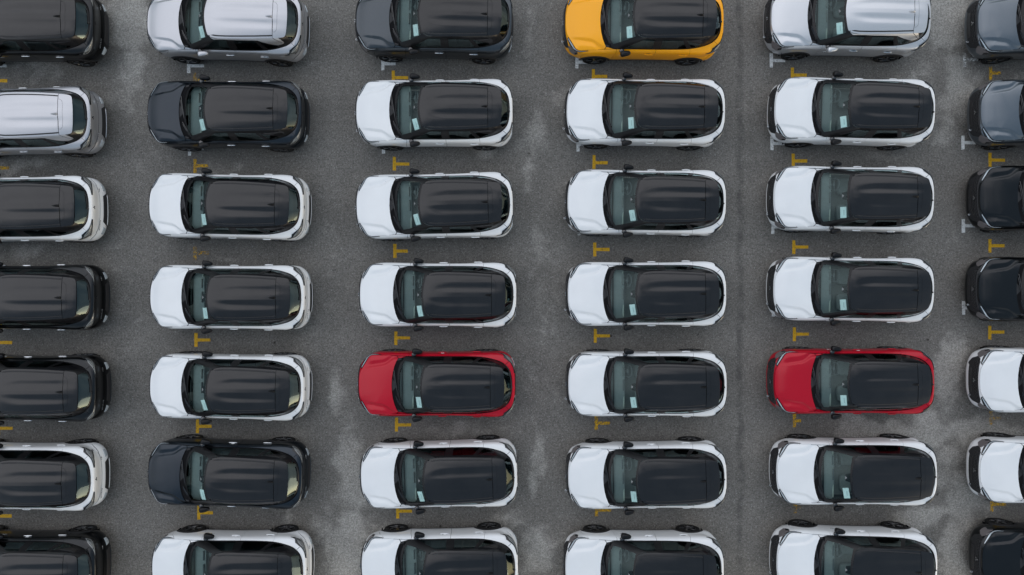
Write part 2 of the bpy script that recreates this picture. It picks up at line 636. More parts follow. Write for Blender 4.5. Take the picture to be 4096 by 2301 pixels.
def inset(poly, g):
    """poly counter-clockwise"""
    e = np.roll(poly, -1, 0) - poly
    e /= np.maximum(np.linalg.norm(e, axis=1, keepdims=True), 1e-12)
    nrm = np.stack([-e[:, 1], e[:, 0]], 1)
    pn = np.roll(nrm, 1, 0)
    b_ = nrm + pn
    k = np.maximum(1 + np.sum(nrm * pn, 1), 0.35)
    return poly + g * b_ / k[:, None]


def patch(fn, outer, holes=(), step=0.06, scale=(1, 1), gap=0.0, off=0.0, flange=0.014, bstep=None):
    """triangulates a polygon of the parameter plane and lifts it onto the surface fn(p, q) -> (xyz, normal)"""
    sc = np.array(scale, float)
    bstep = bstep or step
    def prep(pl, g):
        p = np.asarray(pl, float) * sc
        if area2(p) < 0:
            p = p[::-1]
        p = densify(p, bstep)
        return inset(p, g) if g else p
    o = prep(outer, gap)
    hs = [prep(h, -gap) for h in holes]
    lo, hi = o.min(0), o.max(0)
    gx_ = np.arange(lo[0] + step * .5, hi[0], step)
    gy_ = np.arange(lo[1] + step * .5, hi[1], step)
    pts = np.array([(x, y) for x in gx_ for y in gy_]) if len(gx_) and len(gy_) else np.zeros((0, 2))
    if len(pts):
        k = inside(o, pts)
        k &= bdist(o, pts) > .42 * step
        for h in hs:
            k &= ~inside(h, pts) & (bdist(h, pts) > .42 * step)
        pts = pts[k]
    allp, edges, loops = [], [], []
    base = 0
    for lp in [o] + hs:
        idx = list(range(base, base + len(lp)))
        edges += [(idx[i], idx[(i + 1) % len(idx)]) for i in range(len(idx))]
        loops.append(lp)
        allp.append(lp)
        base += len(lp)
    allp.append(pts)
    allp = np.concatenate(allp)
    res = geometry.delaunay_2d_cdt([Vector(p) for p in allp], edges, [], 0, 1e-6)
    vv = np.array([tuple(p) for p in res[0]])
    tri = np.array([f for f in res[2] if len(f) == 3])
    cen = vv[tri].mean(1)
    k = inside(o, cen)
    for h in hs:
        k &= ~inside(h, cen)
    tri = tri[k]
    P, Nn = fn(vv[:, 0] / sc[0], vv[:, 1] / sc[1])
    P = P + off * Nn
    used = np.unique(tri)
    remap = -np.ones(len(vv), int)
    remap[used] = np.arange(len(used))
    tri = remap[tri]
    P, Nn = P[used], Nn[used]
    fnrm = np.cross(P[tri[:, 1]] - P[tri[:, 0]], P[tri[:, 2]] - P[tri[:, 0]])
    if np.sum(fnrm * Nn[tri[:, 0]]) < 0:
        tri = tri[:, ::-1]
    V, F, NN = [P], [tuple(t) for t in tri], [Nn]
    kk = len(P)
    if flange:
        for li, lp in enumerate(loops):
            q, nq = fn(lp[:, 0] / sc[0], lp[:, 1] / sc[1])
            q = q + off * nq
            t = np.roll(q, -1, 0) - np.roll(q, 1, 0)
            sd_ = np.cross(t, nq)
            sd_ /= np.maximum(np.linalg.norm(sd_, axis=1, keepdims=True), 1e-12)
            c = q.mean(0)
            sg = 1 if np.sum(sd_ * (q - c)) > 0 else -1
            if li > 0:
                sg = -sg
            sd_ *= sg
            m_ = len(q)
            V.append(np.concatenate([q, q - flange * nq]))
            nrm_ = sd_ * .8 + nq * .2
            nrm_ /= np.linalg.norm(nrm_, axis=1, keepdims=True)
            NN.append(np.concatenate([nrm_, sd_]))
            for i in range(m_):
                j = (i + 1) % m_
                F.append((kk + i, kk + j, kk + m_ + j, kk + m_ + i))
            kk += 2 * m_
    return np.concatenate(V), F, np.concatenate(NN)


# ------------------------------------------------------------------ spline surfaces
class Basis:
    """natural cubic spline as weights on the control values"""

    def __init__(self, t):
        self.t = t = np.asarray(t, float)
        n = len(t)
        h = np.diff(t)
        A, B = np.eye(n), np.zeros((n, n))
        for i in range(1, n - 1):
            A[i, i - 1], A[i, i], A[i, i + 1] = h[i - 1], 2 * (h[i - 1] + h[i]), h[i]
            B[i, i - 1], B[i, i + 1] = 6 / h[i - 1], 6 / h[i]
            B[i, i] = -6 / h[i - 1] - 6 / h[i]
        self.K = np.linalg.solve(A, B)
        self.h = h

    def w(self, x):
        x = np.asarray(x, float)
        i = np.clip(np.searchsorted(self.t, x, side='right') - 1, 0, len(self.h) - 1)
        h = self.h[i]
        b = (x - self.t[i]) / h
        a_ = 1 - b
        W = np.zeros((len(x), len(self.t)))
        r = np.arange(len(x))
        W[r, i] += a_
        W[r, i + 1] += b
        ca = np.where((a_ >= 0) & (a_ <= 1), (a_ ** 3 - a_) * h * h / 6, 0)
        cb = np.where((b >= 0) & (b <= 1), (b ** 3 - b) * h * h / 6, 0)
        return W + ca[:, None] * self.K[i] + cb[:, None] * self.K[i + 1]


class Surf:
    def __init__(self, net, tv, tu):
        net = np.asarray(net, float)          # stations x levels x 3
        self.U = tu[-1]
        m = np.array([1, -1, 1])
        pre, post = net[3:0:-1] * m, net[-2:-5:-1] * m
        tu = np.asarray(tu)
        self.bu = Basis(np.concatenate([-tu[3:0:-1], tu, 2 * self.U - tu[-2:-5:-1]]))
        self.bv = Basis(tv)
        self.net = np.concatenate([pre, net, post])
        self.tu, self.tv = tu, tv

    def pos(self, u, v):
        u, v = np.broadcast_arrays(np.asarray(u, float), np.asarray(v, float))
        u, v = u.ravel(), v.ravel()
        fl = (u < 0) | (u > self.U)
        uu = np.where(u < 0, -u, np.where(u > self.U, 2 * self.U - u, u))
        P = np.einsum('ni,nj,ijk->nk', self.bu.w(uu), self.bv.w(v), self.net)
        P[:, 1] = np.where(fl, -P[:, 1], P[:, 1])
        return P

    def __call__(self, u, v):
        e = 2e-3
        du = self.pos(u + e, v) - self.pos(u - e, v)
        dv = self.pos(u, v + e) - self.pos(u, v - e)
        n = np.cross(dv, du)
        n /= np.maximum(np.linalg.norm(n, axis=1, keepdims=True), 1e-12)
        return self.pos(u, v), n

    def inv(self, tgt, comps, guess):
        """parameters of the point whose two named coordinates are given"""
        p = np.array(guess, float)
        for _ in range(40):
            q = self.pos([p[0]], [p[1]])[0][list(comps)]
            e = 1e-3
            ju = (self.pos([p[0] + e], [p[1]])[0][list(comps)] - q) / e
            jv = (self.pos([p[0]], [p[1] + e])[0][list(comps)] - q) / e
            J = np.stack([ju, jv], 1)
            try:
                d = np.linalg.solve(J, np.array(tgt) - q)
            except np.linalg.LinAlgError:
                break
            p += np.clip(d, -.12, .12)
            p[1] = min(max(p[1], self.tv[0] - .05), self.tv[-1] + .03)
            if np.abs(d).max() < 1e-5:
                break
        return p


def height_fn(zf):
    def fn(x, y):
        e = 4e-3
        z = zf(x, y)
        zx = (zf(x + e, y) - zf(x - e, y)) / (2 * e)
        zy = (zf(x, y + e) - zf(x, y - e)) / (2 * e)
        n = np.stack([-zx, -zy, np.ones_like(z)], 1)
        n /= np.linalg.norm(n, axis=1, keepdims=True)
        return np.stack([x, y, z], 1), n
    return fn


def curve_fn(pts):
    pts = np.array(pts, float)
    b = Basis(pts[:, 0])
    return lambda x: (b.w(np.clip(np.ravel(x), pts[0, 0], pts[-1, 0])) @ pts[:, 1]).reshape(np.shape(x))


# ---- body side surface: stations run from the front centre round to the rear centre
P2 = np.array([(-2.235, 0), (-2.215, .36), (-2.155, .565), (-2.045, .725), (-1.915, .822), (-1.70, .885), (-1.40, .90), (-1.0, .897),
               (-.5, .885), (0, .88), (.5, .882), (1.0, .897), (1.40, .91), (1.66, .895), (1.845, .84), (1.955, .762), (2.045, .635),
               (2.105, .40), (2.125, 0)])
P5 = np.array([(-2.195, 0, .985), (-2.165, .33, .985), (-2.09, .475, .988), (-1.985, .645, 1.0), (-1.89, .782, 1.018), (-1.69, .815, 1.042),
               (-1.40, .818, 1.075), (-1.0, .805, 1.10), (-.5, .797, 1.105), (0, .797, 1.11), (.5, .797, 1.12), (1.0, .79, 1.145),
               (1.40, .75, 1.17), (1.66, .68, 1.19), (1.82, .60, 1.20), (1.93, .50, 1.215), (2.0, .38, 1.222), (2.04, .20, 1.226), (2.05, 0, 1.226)])
W4 = [.45, .45, .45, .45, .42, .40, .40, .40, .40, .38, .38, .36, .28, .20, .14, .08, .05, .02, .02]
NS = len(P2)
TV = np.array([.25, .45, .68, .90, 1.03, 1.12])
net = np.zeros((NS, 6, 3))
for i in range(NS):
    p2, p5 = P2[i], P5[i]
    tang = P2[min(i + 1, NS - 1)] - P2[max(i - 1, 0)]
    tang /= np.linalg.norm(tang)
    nrm2 = np.array([-tang[1], tang[0]])       # outward in plan
    if nrm2 @ (p2 - np.array([0, 0])) < 0:
        nrm2 = -nrm2
    front, rear = i < 4, i > 13
    net[i, 0, :2] = p2 - nrm2 * (.07 if not (front or rear) else .09); net[i, 0, 2] = .25
    net[i, 1, :2] = p2 + nrm2 * (.018 if front else (.014 if rear else -.010)); net[i, 1, 2] = .45
    net[i, 2, :2] = p2; net[i, 2, 2] = .68
    net[i, 3, :2] = p2 + .10 * (p5[:2] - p2) + (nrm2 * -.012 if rear else 0); net[i, 3, 2] = .90
    net[i, 4, :2] = p2 + W4[i] * (p5[:2] - p2) + (nrm2 * .004 if rear else 0); net[i, 4, 2] = p5[2] - (.05 if (front or rear) else .06)
    net[i, 5] = p5
tu = np.concatenate([[0], np.cumsum(np.linalg.norm(np.diff(P2, axis=0), axis=1))])
body = Surf(net, TV, tu)
VT = 1.12


def bs(x, z):
    """side point (x, z) -> body parameters"""
    g = np.interp(x, P2[:, 0], tu)
    return body.inv((x, z), (0, 2), (g, min(max(z, .25), 1.1)))


def btop(x):
    g = np.interp(x, P5[:, 0], tu)
    for _ in range(30):
        g += x - body.pos([g], [VT])[0, 0]
    return np.array([g, VT])


def bend(y, z, rear=True):
    """front or rear face point (y, z) -> body parameters"""
    g = (body.U - y) if rear else y
    return body.inv((y, z), (1, 2), (g, min(max(z, .25), 1.1)))


def line(f, pts, k=6):
    out = []
    for a_, b_ in zip(pts[:-1], pts[1:]):
        for i in range(k):
            t = i / k
            out.append(f(a_[0] + (b_[0] - a_[0]) * t, a_[1] + (b_[1] - a_[1]) * t))
    out.append(f(*pts[-1]))
    return out


def topline(x0, x1, k=10):
    u0, u1 = btop(x0)[0], btop(x1)[0]
    return [np.array([u0 + (u1 - u0) * i / k, VT]) for i in range(k + 1)]


WX, WR = 1.325, .435                 # axle distance from the middle, radius of the wheel arch


def arch(cx, a0, a1, r=WR, k=16):
    out = []
    for i in range(k + 1):
        t = R(a0 + (a1 - a0) * i / k)
        out.append(bs(cx + r * math.cos(t), .34 + r * math.sin(t)))
    return out


# ---- roof and cabin surfaces
roof_c = curve_fn([(-.6, 1.52), (-.39, 1.575), (0, 1.622), (.5, 1.638), (1.0, 1.628), (1.46, 1.600), (1.70, 1.572), (1.86, 1.545), (2.0, 1.50)])


def roof_base(x, y):
    return roof_c(x) - .078 * (np.abs(y) / .6) ** 2.4


def sst(a_, b_, x):
    t = np.clip((x - a_) / (b_ - a_), 0, 1)
    return t * t * (3 - 2 * t)


def roof_z(x, y):
    """roof skin with its pressed lengthwise ribs"""
    ay = np.abs(y)
    fade = sst(-.30, .35, x - 1.1 * (ay - .22)) * (1 - .8 * sst(1.25, 1.75, x))
    rib = -.019 * (sst(.05, .19, ay) - sst(.20, .36, ay)) * fade
    return roof_base(x, y) + rib


GB = np.array([(-1.115, 0, 1.165), (-1.085, .36, 1.155), (-1.02, .60, 1.135), (-.945, .73, 1.115), (-.85, .78, 1.10), (-.5, .789, 1.103),
               (0, .789, 1.108), (.5, .789, 1.118), (1.0, .782, 1.143), (1.40, .742, 1.168), (1.66, .672, 1.188), (1.80, .60, 1.197),
               (1.915, .49, 1.215), (1.985, .35, 1.222), (2.03, .18, 1.225), (2.04, 0, 1.225)])
GT = np.array([(-.39, 0), (-.365, .26), (-.32, .46), (-.275, .545), (-.20, .59), (0, .612), (.25, .615), (.60, .608), (1.0, .592),
               (1.35, .57), (1.56, .55), (1.64, .525), (1.675, .46), (1.69, .33), (1.695, .17), (1.696, 0)])
GT3 = np.concatenate([GT, roof_base(GT[:, 0], GT[:, 1])[:, None]], 1)
GT3[11:, 2] = (1.512, 1.52, 1.525, 1.528, 1.528)          # the glass runs under the lip of the spoiler
NG = len(GB)
gnet = np.zeros((NG, 4, 3))
for i in range(NG):
    b_, t_ = GB[i], GT3[i]
    side = 1.0 if 4 <= i <= 10 else 0.0
    gnet[i, 0], gnet[i, 3] = b_, t_
    for lv, f, bul in ((1, .5, .020), (2, .88, .016)):
        p = b_ + (t_ - b_) * f
        if side:
            p[1] += bul
        elif i < 4:
            p[2] += bul * .8
            p[1] += bul * .5 * i / 4
        else:
            p[0] += bul * .7
            p[1] += bul * .6 * (NG - 1 - i) / 4
        gnet[i, lv] = p
mid = .5 * (GB[:, :2] + GT)
tg = np.concatenate([[0], np.cumsum(np.linalg.norm(np.diff(mid, axis=0), axis=1))])
GV = np.array([0, .5, .88, 1.0])
cabin = Surf(gnet, GV, tg)
GS = (1.0, .5)                       # one v unit is about half a metre


def gs_(x, z):
    g = np.interp(x, mid[:, 0], tg)
    return cabin.inv((x, z), (0, 2), (g, min(max((z - 1.1) / .45, 0), 1)))


def gtop(x):
    g = np.interp(x, GT[:, 0], tg)
    for _ in range(30):
        g += x - cabin.pos([g], [1.0])[0, 0]
    return np.array([g, 1.0])


def gfront(x, y):
    return cabin.inv((x, y), (0, 1), (abs(y) * .95, min(max((x + 1.1) / .72, 0), .97)))


ring_y = lambda x: np.interp(x, GT[3:12, 0], GT[3:12, 1])

# ---- hood
top_pts = body.pos(np.linspace(0, btop(-.9)[0], 120), np.full(120, VT))
zring = lambda x: np.interp(x, P5[:8, 0], P5[:8, 2])
zcore = curve_fn([(-2.3, .96), (-2.19, 1.0), (-2.05, 1.048), (-1.9, 1.084), (-1.7, 1.118), (-1.26, 1.165), (-.9, 1.175)])


def hood_z(x, y):
    x, y = np.asarray(x, float), np.asarray(y, float)
    pts = np.stack([x.ravel(), np.abs(y.ravel())], 1)
    d = np.full(len(pts), 1e9)
    for a_, b_ in zip(top_pts[:-1, :2], top_pts[1:, :2]):
        e = b_ - a_
        t = np.clip(((pts - a_) @ e) / (e @ e + 1e-30), 0, 1)
        d = np.minimum(d, np.linalg.norm(pts - a_ - t[:, None] * e, axis=1))
    w = (1 - np.exp(-d / .16)).reshape(x.shape)
    z = zring(x) + (zcore(x) - zring(x)) * w
    ay = np.abs(y)
    # pressed crease: raised centre, valley outboard of it, raised shoulder pad
    edge = .47 + .09 * np.clip((x + 2.06) / .58, 0, 1) + .18 * sst(-1.52, -1.15, x)
    f = sst(-2.14, -1.75, x)
    z = z - .036 * f * sst(edge - .045, edge + .040, ay) + .034 * f * sst(edge + .04, edge + .20, ay)
    return z


hood_f = height_fn(hood_z)
roof_f = height_fn(roof_z)
cowl_f = height_fn(lambda x, y: hood_z(x, y) * 0 + np.interp(np.abs(y), [0, .36, .6, .75], [1.148, 1.138, 1.118, 1.098]) + .02 * (x + 1.2))

GAP = .0045
# ------------------------------------------------------------------ prototype car
car = bpy.data.objects.new("parked_car", None)
COL.objects.link(car)
ROLE = {}                             # object name -> 'paint' / 'roof' / 'mirror'


def obj(name, data, parent, role=None, loc=None):
    o = bpy.data.objects.new(name, data)
    COL.objects.link(o)
    o.parent = parent
    if loc is not None:
        o.location = loc
    if role:
        o["role"] = role
        o.material_slots[0].link = 'OBJECT'
    return o


def both(name, mb, mat, parent, role=None):
    """left and right halves as two objects"""
    ps = parent if isinstance(parent, (list, tuple)) else (parent, parent)
    return [obj(name, mb.mesh(name, mat, mirror=m_), p_, role) for m_, p_ in zip((False, True), ps)]


def sym(half):
    """closed outline from a half outline that starts and ends on the centre line (u = 0)"""
    h = [np.array(p) for p in half]
    return h + [np.array([-p[0], p[1]]) for p in h[::-1]]


# underbody shell (dark, seen only through the joints), floor and wheel housings
mb = MB()
uu0, uu1 = 0.0, body.U
half = [np.array([u_, VT]) for u_ in np.linspace(0, uu1, 60)] + [np.array([u_, .25]) for u_ in np.linspace(uu1, 0, 60)]
holes = [[bs(cx_ + .41 * math.cos(t), .34 + .41 * math.sin(t)) if .34 + .41 * math.sin(t) > .255 else bs(cx_ + .41 * math.cos(t), .256)
          for t in np.linspace(0, 2 * math.pi, 28, endpoint=False)] for cx_ in (-WX, WX)]
for m_ in (1, -1):
    v, f, n = patch(body, half, holes, .10, off=-.016, flange=0)
    if m_ < 0:
        v, n = v * (1, -1, 1), n * (1, -1, 1)
        f = [q[::-1] for q in f]
    mb.add(v, f, n)
ringp = body.pos(np.linspace(0, uu1, 50), np.full(50, .26))[:, :2]
fl = np.concatenate([ringp, ringp[::-1][1:-1] * (1, -1)])
mb.add([(x * .97, y * .62, .27) for x, y in fl], [tuple(range(len(fl)))[::-1]])
for cx_ in (-WX, WX):
    for sg in (1, -1):
        seg = 16
        vs, fs = [], []
        for k in range(seg + 1):
            t = math.pi * (k / seg * 1.16 - .08)
            for y_ in (.56, .875):
                vs.append((cx_ + .41 * math.cos(t), sg * y_, .34 + .41 * math.sin(t)))
        for k in range(seg):
            fs.append((2 * k, 2 * k + 1, 2 * k + 3, 2 * k + 2))
        mb.add(vs, fs)
        disc = [(cx_ + .41 * math.cos(t), sg * .56, .34 + .41 * math.sin(t)) for t in np.linspace(0, 2 * math.pi, 20, endpoint=False)]
        mb.add(disc, [tuple(range(20))])
u_e = btop(-1.0)[0]
hp = [tuple(p[:2]) for p in body.pos(np.linspace(0, u_e, 40), np.full(40, VT))]
hpoly = hp + [(-.98, .70), (-1.05, .36), (-1.06, 0)]
hfull = hpoly + [(x, -y) for x, y in hpoly[::-1]][1:-1]
v, f, n = patch(hood_f, hfull, (), .10, off=-.022, flange=0, gap=.012)
mb.add(v, f, n)
mb.box((-.98, 0, .72), (.03, 1.50, .84))
obj("underbody", mb.mesh("underbody", M['shell']), car)

# hood
u_h = btop(-1.14)[0]
hp = [tuple(p[:2]) for p in body.pos(np.linspace(0, u_h, 46), np.full(46, VT))]
rear_edge = [(-1.085, .735), (-1.13, .66), (-1.185, .52), (-1.225, .36), (-1.25, .18), (-1.258, 0)]
hh = hp + rear_edge
hfull = hh + [(x, -y) for x, y in hh[::-1]][1:-1]
obj("hood", MB().add(*patch(hood_f, hfull, (), .022, gap=GAP, bstep=.044)).mesh("hood", M['white']), car, 'paint')

# cowl panel under the windscreen with two wipers
cw = [(-1.258, 0), (-1.25, .18), (-1.225, .36), (-1.185, .52), (-1.13, .66), (-1.085, .735), (-.96, .745), (-.94, .70), (-1.0, .56), (-1.06, .34), (-1.085, 0)]
cfull = cw + [(x, -y) for x, y in cw[1:-1][::-1]]
cowl = obj("cowl", MB().add(*patch(cowl_f, cfull, (), .07, gap=GAP, flange=.02)).mesh("cowl", M['trim']), car)
mb = MB()
for (p0, p1, zl) in (((-1.20, .42), (-1.10, -.20), 0.0), ((-1.15, -.30), (-.955, -.66), 0.0)):
    pts = []
    for k in range(7):
        t = k / 6
        x_, y_ = p0[0] + (p1[0] - p0[0]) * t, p0[1] + (p1[1] - p0[1]) * t
        zz = 1.19 - .085 * (abs(y_) / .75) ** 2
        pts.append((x_, y_, zz))
    w_ = MB().tube(pts, .011, 5)
    w_.tube([(p + np.array((-.03, .0, -.012))) for p in np.array(pts)[1:5]], .009, 5)
    obj("wiper", w_.mesh("wiper", M['gloss_black']), car)

# front bumper (full width) with grille, lamp bays, lip and emblem
u_f = 0
seam = line(bs, [(-1.58, 1.02), (-1.70, .86), (-1.755, .62), (-1.735, .49)], 4)
hb = topline(-2.195 + .0005, -1.60, 24)
hb[0] = np.array([0, VT])
low = [bs(-1.70, .34), bs(-1.74, .28)] + [np.array([u_, .26]) for u_ in np.linspace(bs(-1.80, .27)[0], 0, 18)]
bumper = obj("front_bumper", MB().add(*patch(body, sym(hb + seam + low), (), .06, gap=GAP)).mesh("front_bumper", M['white']), car, 'paint')
gr = [bend(0, .945, False), bend(.30, .945, False), bend(.50, .93, False), bend(.60, .90, False), bend(.66, .74, False), bend(.60, .58, False), bend(.46, .50, False),
      bend(.40, .56, False), bend(0, .56, False)]
grille = obj("grille", MB().add(*patch(body, sym(gr), (), .06, off=.007)).mesh("grille", M['trim']), bumper)
mb = MB()
for r_ in range(3):
    for c_ in range(-6, 7):
        y0, z0 = (c_ + (.5 if r_ % 2 else 0)) * .085, .90 - r_ * .065
        if abs(y0) > .55:
            continue
        pp = []
        for k in range(7):
            t = R(60 * k + 30)
            uv = bend(abs(y0 + .038 * math.cos(t)) , z0 + .036 * math.sin(t), False)
            p = body(np.array([uv[0]]), np.array([uv[1]]))
            q = p[0][0] + .016 * p[1][0]
            q[1] = math.copysign(abs(q[1]), y0 + .038 * math.cos(t))
            pp.append(q)
        mb.tube(pp, .0055, 4)
obj("grille_mesh", mb.mesh("grille_mesh", M['gloss_black']), bumper)["kind"] = "stuff"
pl = sym([bend(0, .70, False), bend(.34, .70, False), bend(.37, .57, False), bend(0, .57, False)])
obj("plate_panel", MB().add(*patch(body, pl, (), .08, off=.016, flange=.02)).mesh("plate_panel", M['gloss_black']), bumper)


def emblem(sz, th):
    """three lozenges meeting at a point; built in the y-z plane, facing +x"""
    m_ = MB()
    for k in range(3):
        t = R(90 + 120 * k)
        d = np.array([math.cos(t), math.sin(t)])
        nn = np.array([-d[1], d[0]])
        pts2 = [d * sz * .04, d * sz * .5 + nn * sz * .29, d * sz * .96, d * sz * .5 - nn * sz * .29]
        a_ = [(th, p[0], p[1]) for p in pts2]
        m_.add(a_, [(0, 3, 2, 1)], [(1, 0, 0)] * 4)
        for i in range(4):
            j = (i + 1) % 4
            p, q = pts2[i], pts2[j]
            m_.add([(0, *p), (0, *q), (th, *q), (th, *p)], [(0, 1, 2, 3)])
    return m_


mb = emblem(.075, .012)
me_e = mb.mesh("emblem", M['chrome'])
oe = obj("emblem", me_e, bumper, loc=(-2.262, 0, .845))
oe.rotation_euler = (0, 0, math.pi)
# tow hook on the passenger side of the bumper
mb = MB()
cxy = np.array([-2.215, -.44, .60])
mb.tube([cxy + np.array((-.045 + .025 * math.cos(t), .025 * math.sin(t), .006)) for t in np.linspace(0, 2 * math.pi, 11)], .008, 5)
mb.tube([cxy + np.array((-.02, 0, 0)), cxy + np.array((.05, 0, 0))], .008, 5)
obj("tow_hook", mb.mesh("tow_hook", M['chrome']), bumper)

# lamp bays below the headlights
bay = [bend(.615, .80, False), bend(.665, .90, False)] + line(bs, [(-1.99, .95), (-1.86, .93)], 3) + line(bs, [(-1.84, .80), (-1.92, .64)], 3) + [bend(.735, .64, False)]
both("fog_lamp", MB().add(*patch(body, bay, (), .05, off=.006)), M['lamp_bay'], bumper)
for_ = line(bs, [(-1.865, .92), (-1.845, .81), (-1.90, .70), (-1.93, .80)], 2)
both("fog_lamp_lens", MB().add(*patch(body, for_, (), .05, off=.012)), M['lamp_smoke'], bumper)
# headlights: thin angled light that wraps back along the fender
ha, hb_ = bend(.46, .95, False)[0], btop(-1.55)[0]
hc = btop(-1.93)[0]
outer = [np.array([ha, VT - .010]), np.array([.5 * (ha + hc), VT - .006]), np.array([hc, VT - .006]), np.array([hb_, VT - .025]),
         np.array([hc + .12, VT - .115]), np.array([hc - .03, VT - .19]), np.array([.5 * (ha + hc), VT - .140]), np.array([ha, VT - .065])]
hl = both("headlight", MB().add(*patch(body, outer, (), .04, off=.006)), M['lamp_smoke'], car)
inner = [np.array([ha + .03, VT - .026]), np.array([.5 * (ha + hc), VT - .026]), np.array([hc, VT - .026]), np.array([hb_ - .08, VT - .034]),
         np.array([hc + .09, VT - .062]), np.array([hc - .02, VT - .075]), np.array([.5 * (ha + hc), VT - .055]), np.array([ha + .03, VT - .040])]
both("light_bar", MB().add(*patch(body, inner, (), .04, off=.010)), M['lamp_clear'], hl)

# fender
fd = topline(-1.60, -.80, 14) + line(bs, [(-.79, 1.07), (-.835, .85), (-.865, .55), (-.865, .34)], 4)[0:] + \
    [bs(-.89, .34)] + arch(-WX, 2, 158, k=20) + line(bs, [(-1.755, .62), (-1.70, .86), (-1.58, 1.02)], 4)[0:]
mb = MB().add(*patch(body, fd, (), .06, gap=GAP))
ft = [(-1.125, .800), (-1.075, .738), (-.99, .752), (-.90, .775), (-.84, .792), (-.84, .801), (-1.0, .8045)]
v, f, n = patch(hood_f, ft, (), .04, gap=.002, flange=.01)
mb.add(v, f, n)
fender = both("fender", mb, M['white'], car, 'paint')

# doors
fdoor = topline(-.80, .29, 16) + line(bs, [(.29, 1.06), (.29, .75), (.255, .39)], 5) + line(bs, [(.255, .39), (-.865, .39)], 8) + \
    line(bs, [(-.865, .55), (-.835, .85), (-.79, 1.07)], 4)
front_door = both("front_door", MB().add(*patch(body, fdoor, (), .06, gap=GAP)), M['white'], car, 'paint')
rdoor = topline(.29, 1.22, 14) + line(bs, [(1.225, 1.12), (1.245, .95), (1.21, .765)], 4) + arch(WX, 106, 173, k=12) + \
    line(bs, [(.895, .39), (.255, .39)], 6) + line(bs, [(.29, .75), (.29, 1.06)], 4)
rear_door = both("rear_door", MB().add(*patch(body, rdoor, (), .06, gap=GAP)), M['white'], car, 'paint')

# quarter panel, rear bumper, tailgate
tg_top = btop(1.86)[0]
tgs = [bend(.665, 1.13), bend(.70, 1.04), bend(.70, .90), bend(.66, .76)]
qp = topline(1.22, 1.86, 12) + tgs[:] + line(bs, [(1.99, .74), (1.85, .72), (1.745, .66)], 4) + arch(WX, 42, 106, k=12) + \
    line(bs, [(1.245, .95), (1.225, 1.12)], 4)
quarter = both("quarter_panel", MB().add(*patch(body, qp, (), .05, gap=.0022)), M['white'], car, 'paint')
rb = [bend(0, .74), bend(.35, .74), bend(.66, .74)] + line(bs, [(1.99, .725), (1.85, .705), (1.745, .645)], 4) + arch(WX, 40, 6, k=8) + \
    [bs(1.78, .29)] + [np.array([u_, .27]) for u_ in np.linspace(bs(1.84, .27)[0], body.U, 14)]
rbf = [p for p in rb] + [np.array([2 * body.U - p[0], p[1]]) for p in rb[1:-1][::-1]]
rbump = obj("rear_bumper", MB().add(*patch(body, rbf, (), .06, gap=GAP)).mesh("rear_bumper", M['white']), car, 'paint')


def rsym(h):
    return list(h) + [np.array([2 * body.U - p[0], p[1]]) for p in h[1:-1][::-1]]


rp = [bend(0, .635), bend(.36, .635), bend(.43, .52), bend(.47, .40), bend(.60, .36), bend(.60, .285), bend(0, .285)]
obj("bumper_insert", MB().add(*patch(body, rsym(rp), (), .07, off=.008)).mesh("bumper_insert", M['trim']), rbump)
rl = [bend(0, .43), bend(.40, .43), bend(.44, .385), bend(0, .385)]
obj("skid_plate", MB().add(*patch(body, rsym(rl), (), .07, off=.020, flange=.03)).mesh("skid_plate", M['white']), rbump, 'paint')
rc_ = [bend(.50, .60), bend(.70, .60), bend(.70, .50), bend(.55, .44)]
both("reflector", MB().add(*patch(body, rc_, (), .06, off=.012)), M['lamp_clear'], rbump)
tgp = [np.array([body.U, VT])] + [np.array([u_, VT]) for u_ in np.linspace(body.U - .02, tg_top, 16)] + tgs + [bend(.35, .755), bend(0, .755)]
tgf = tgp + [np.array([2 * body.U - p[0], p[1]]) for p in tgp[1:-1][::-1]]
tailgate = obj("tailgate", MB().add(*patch(body, tgf, (), .05, gap=.0022)).mesh("tailgate", M['white']), car, 'paint')
o_ = obj("emblem", emblem(.058, .010).mesh("emblem", M['dark_chrome']), tailgate, loc=(2.128, 0, 1.10))


def text_mesh(s, size, mat):
    cu = bpy.data.curves.new("lettering", 'FONT')
    cu.body = s
    cu.size = size
    cu.extrude = .004
    cu.resolution_u = 1
    cu.align_x = 'CENTER'
    cu.align_y = 'CENTER'
    to = bpy.data.objects.new("lettering", cu)
    COL.objects.link(to)
    dg = bpy.context.evaluated_depsgraph_get()
    mm = bpy.data.meshes.new_from_object(to.evaluated_get(dg))
    bpy.data.objects.remove(to)
    bpy.data.curves.remove(cu)
    mm.name = "lettering"
    mm.materials.clear()
    mm.materials.append(mat)
    return mm


for (txt, y_, sz) in (("XFORCE", -.47, .075), ("HEV", .52, .065)):
    o_ = obj("lettering", text_mesh(txt, sz, M['chrome']), tailgate, loc=(2.128 - (.018 if abs(y_) > .5 else .012), y_, .80))
    o_.rotation_euler = (R(90), 0, R(90) + math.copysign(R(7), y_))
for i, d_ in enumerate(front_door):
    o_ = obj("badge", text_mesh("HEV", .075, M['chrome']), d_, loc=(-.62, (.888 if i == 0 else -.888), .80))
    o_.rotation_euler = (R(90), 0, R(180) if i == 0 else 0)

# tail lights
def rsh(x, dv):
    """point of the rear shoulder, dv below the top edge"""
    p = btop(x)
    return np.array([p[0], VT - dv])


def rsy(y, dv):
    g = body.U - y
    for _ in range(30):
        g += body.pos([g], [VT - dv])[0, 1] - y
    return np.array([g, VT - dv])


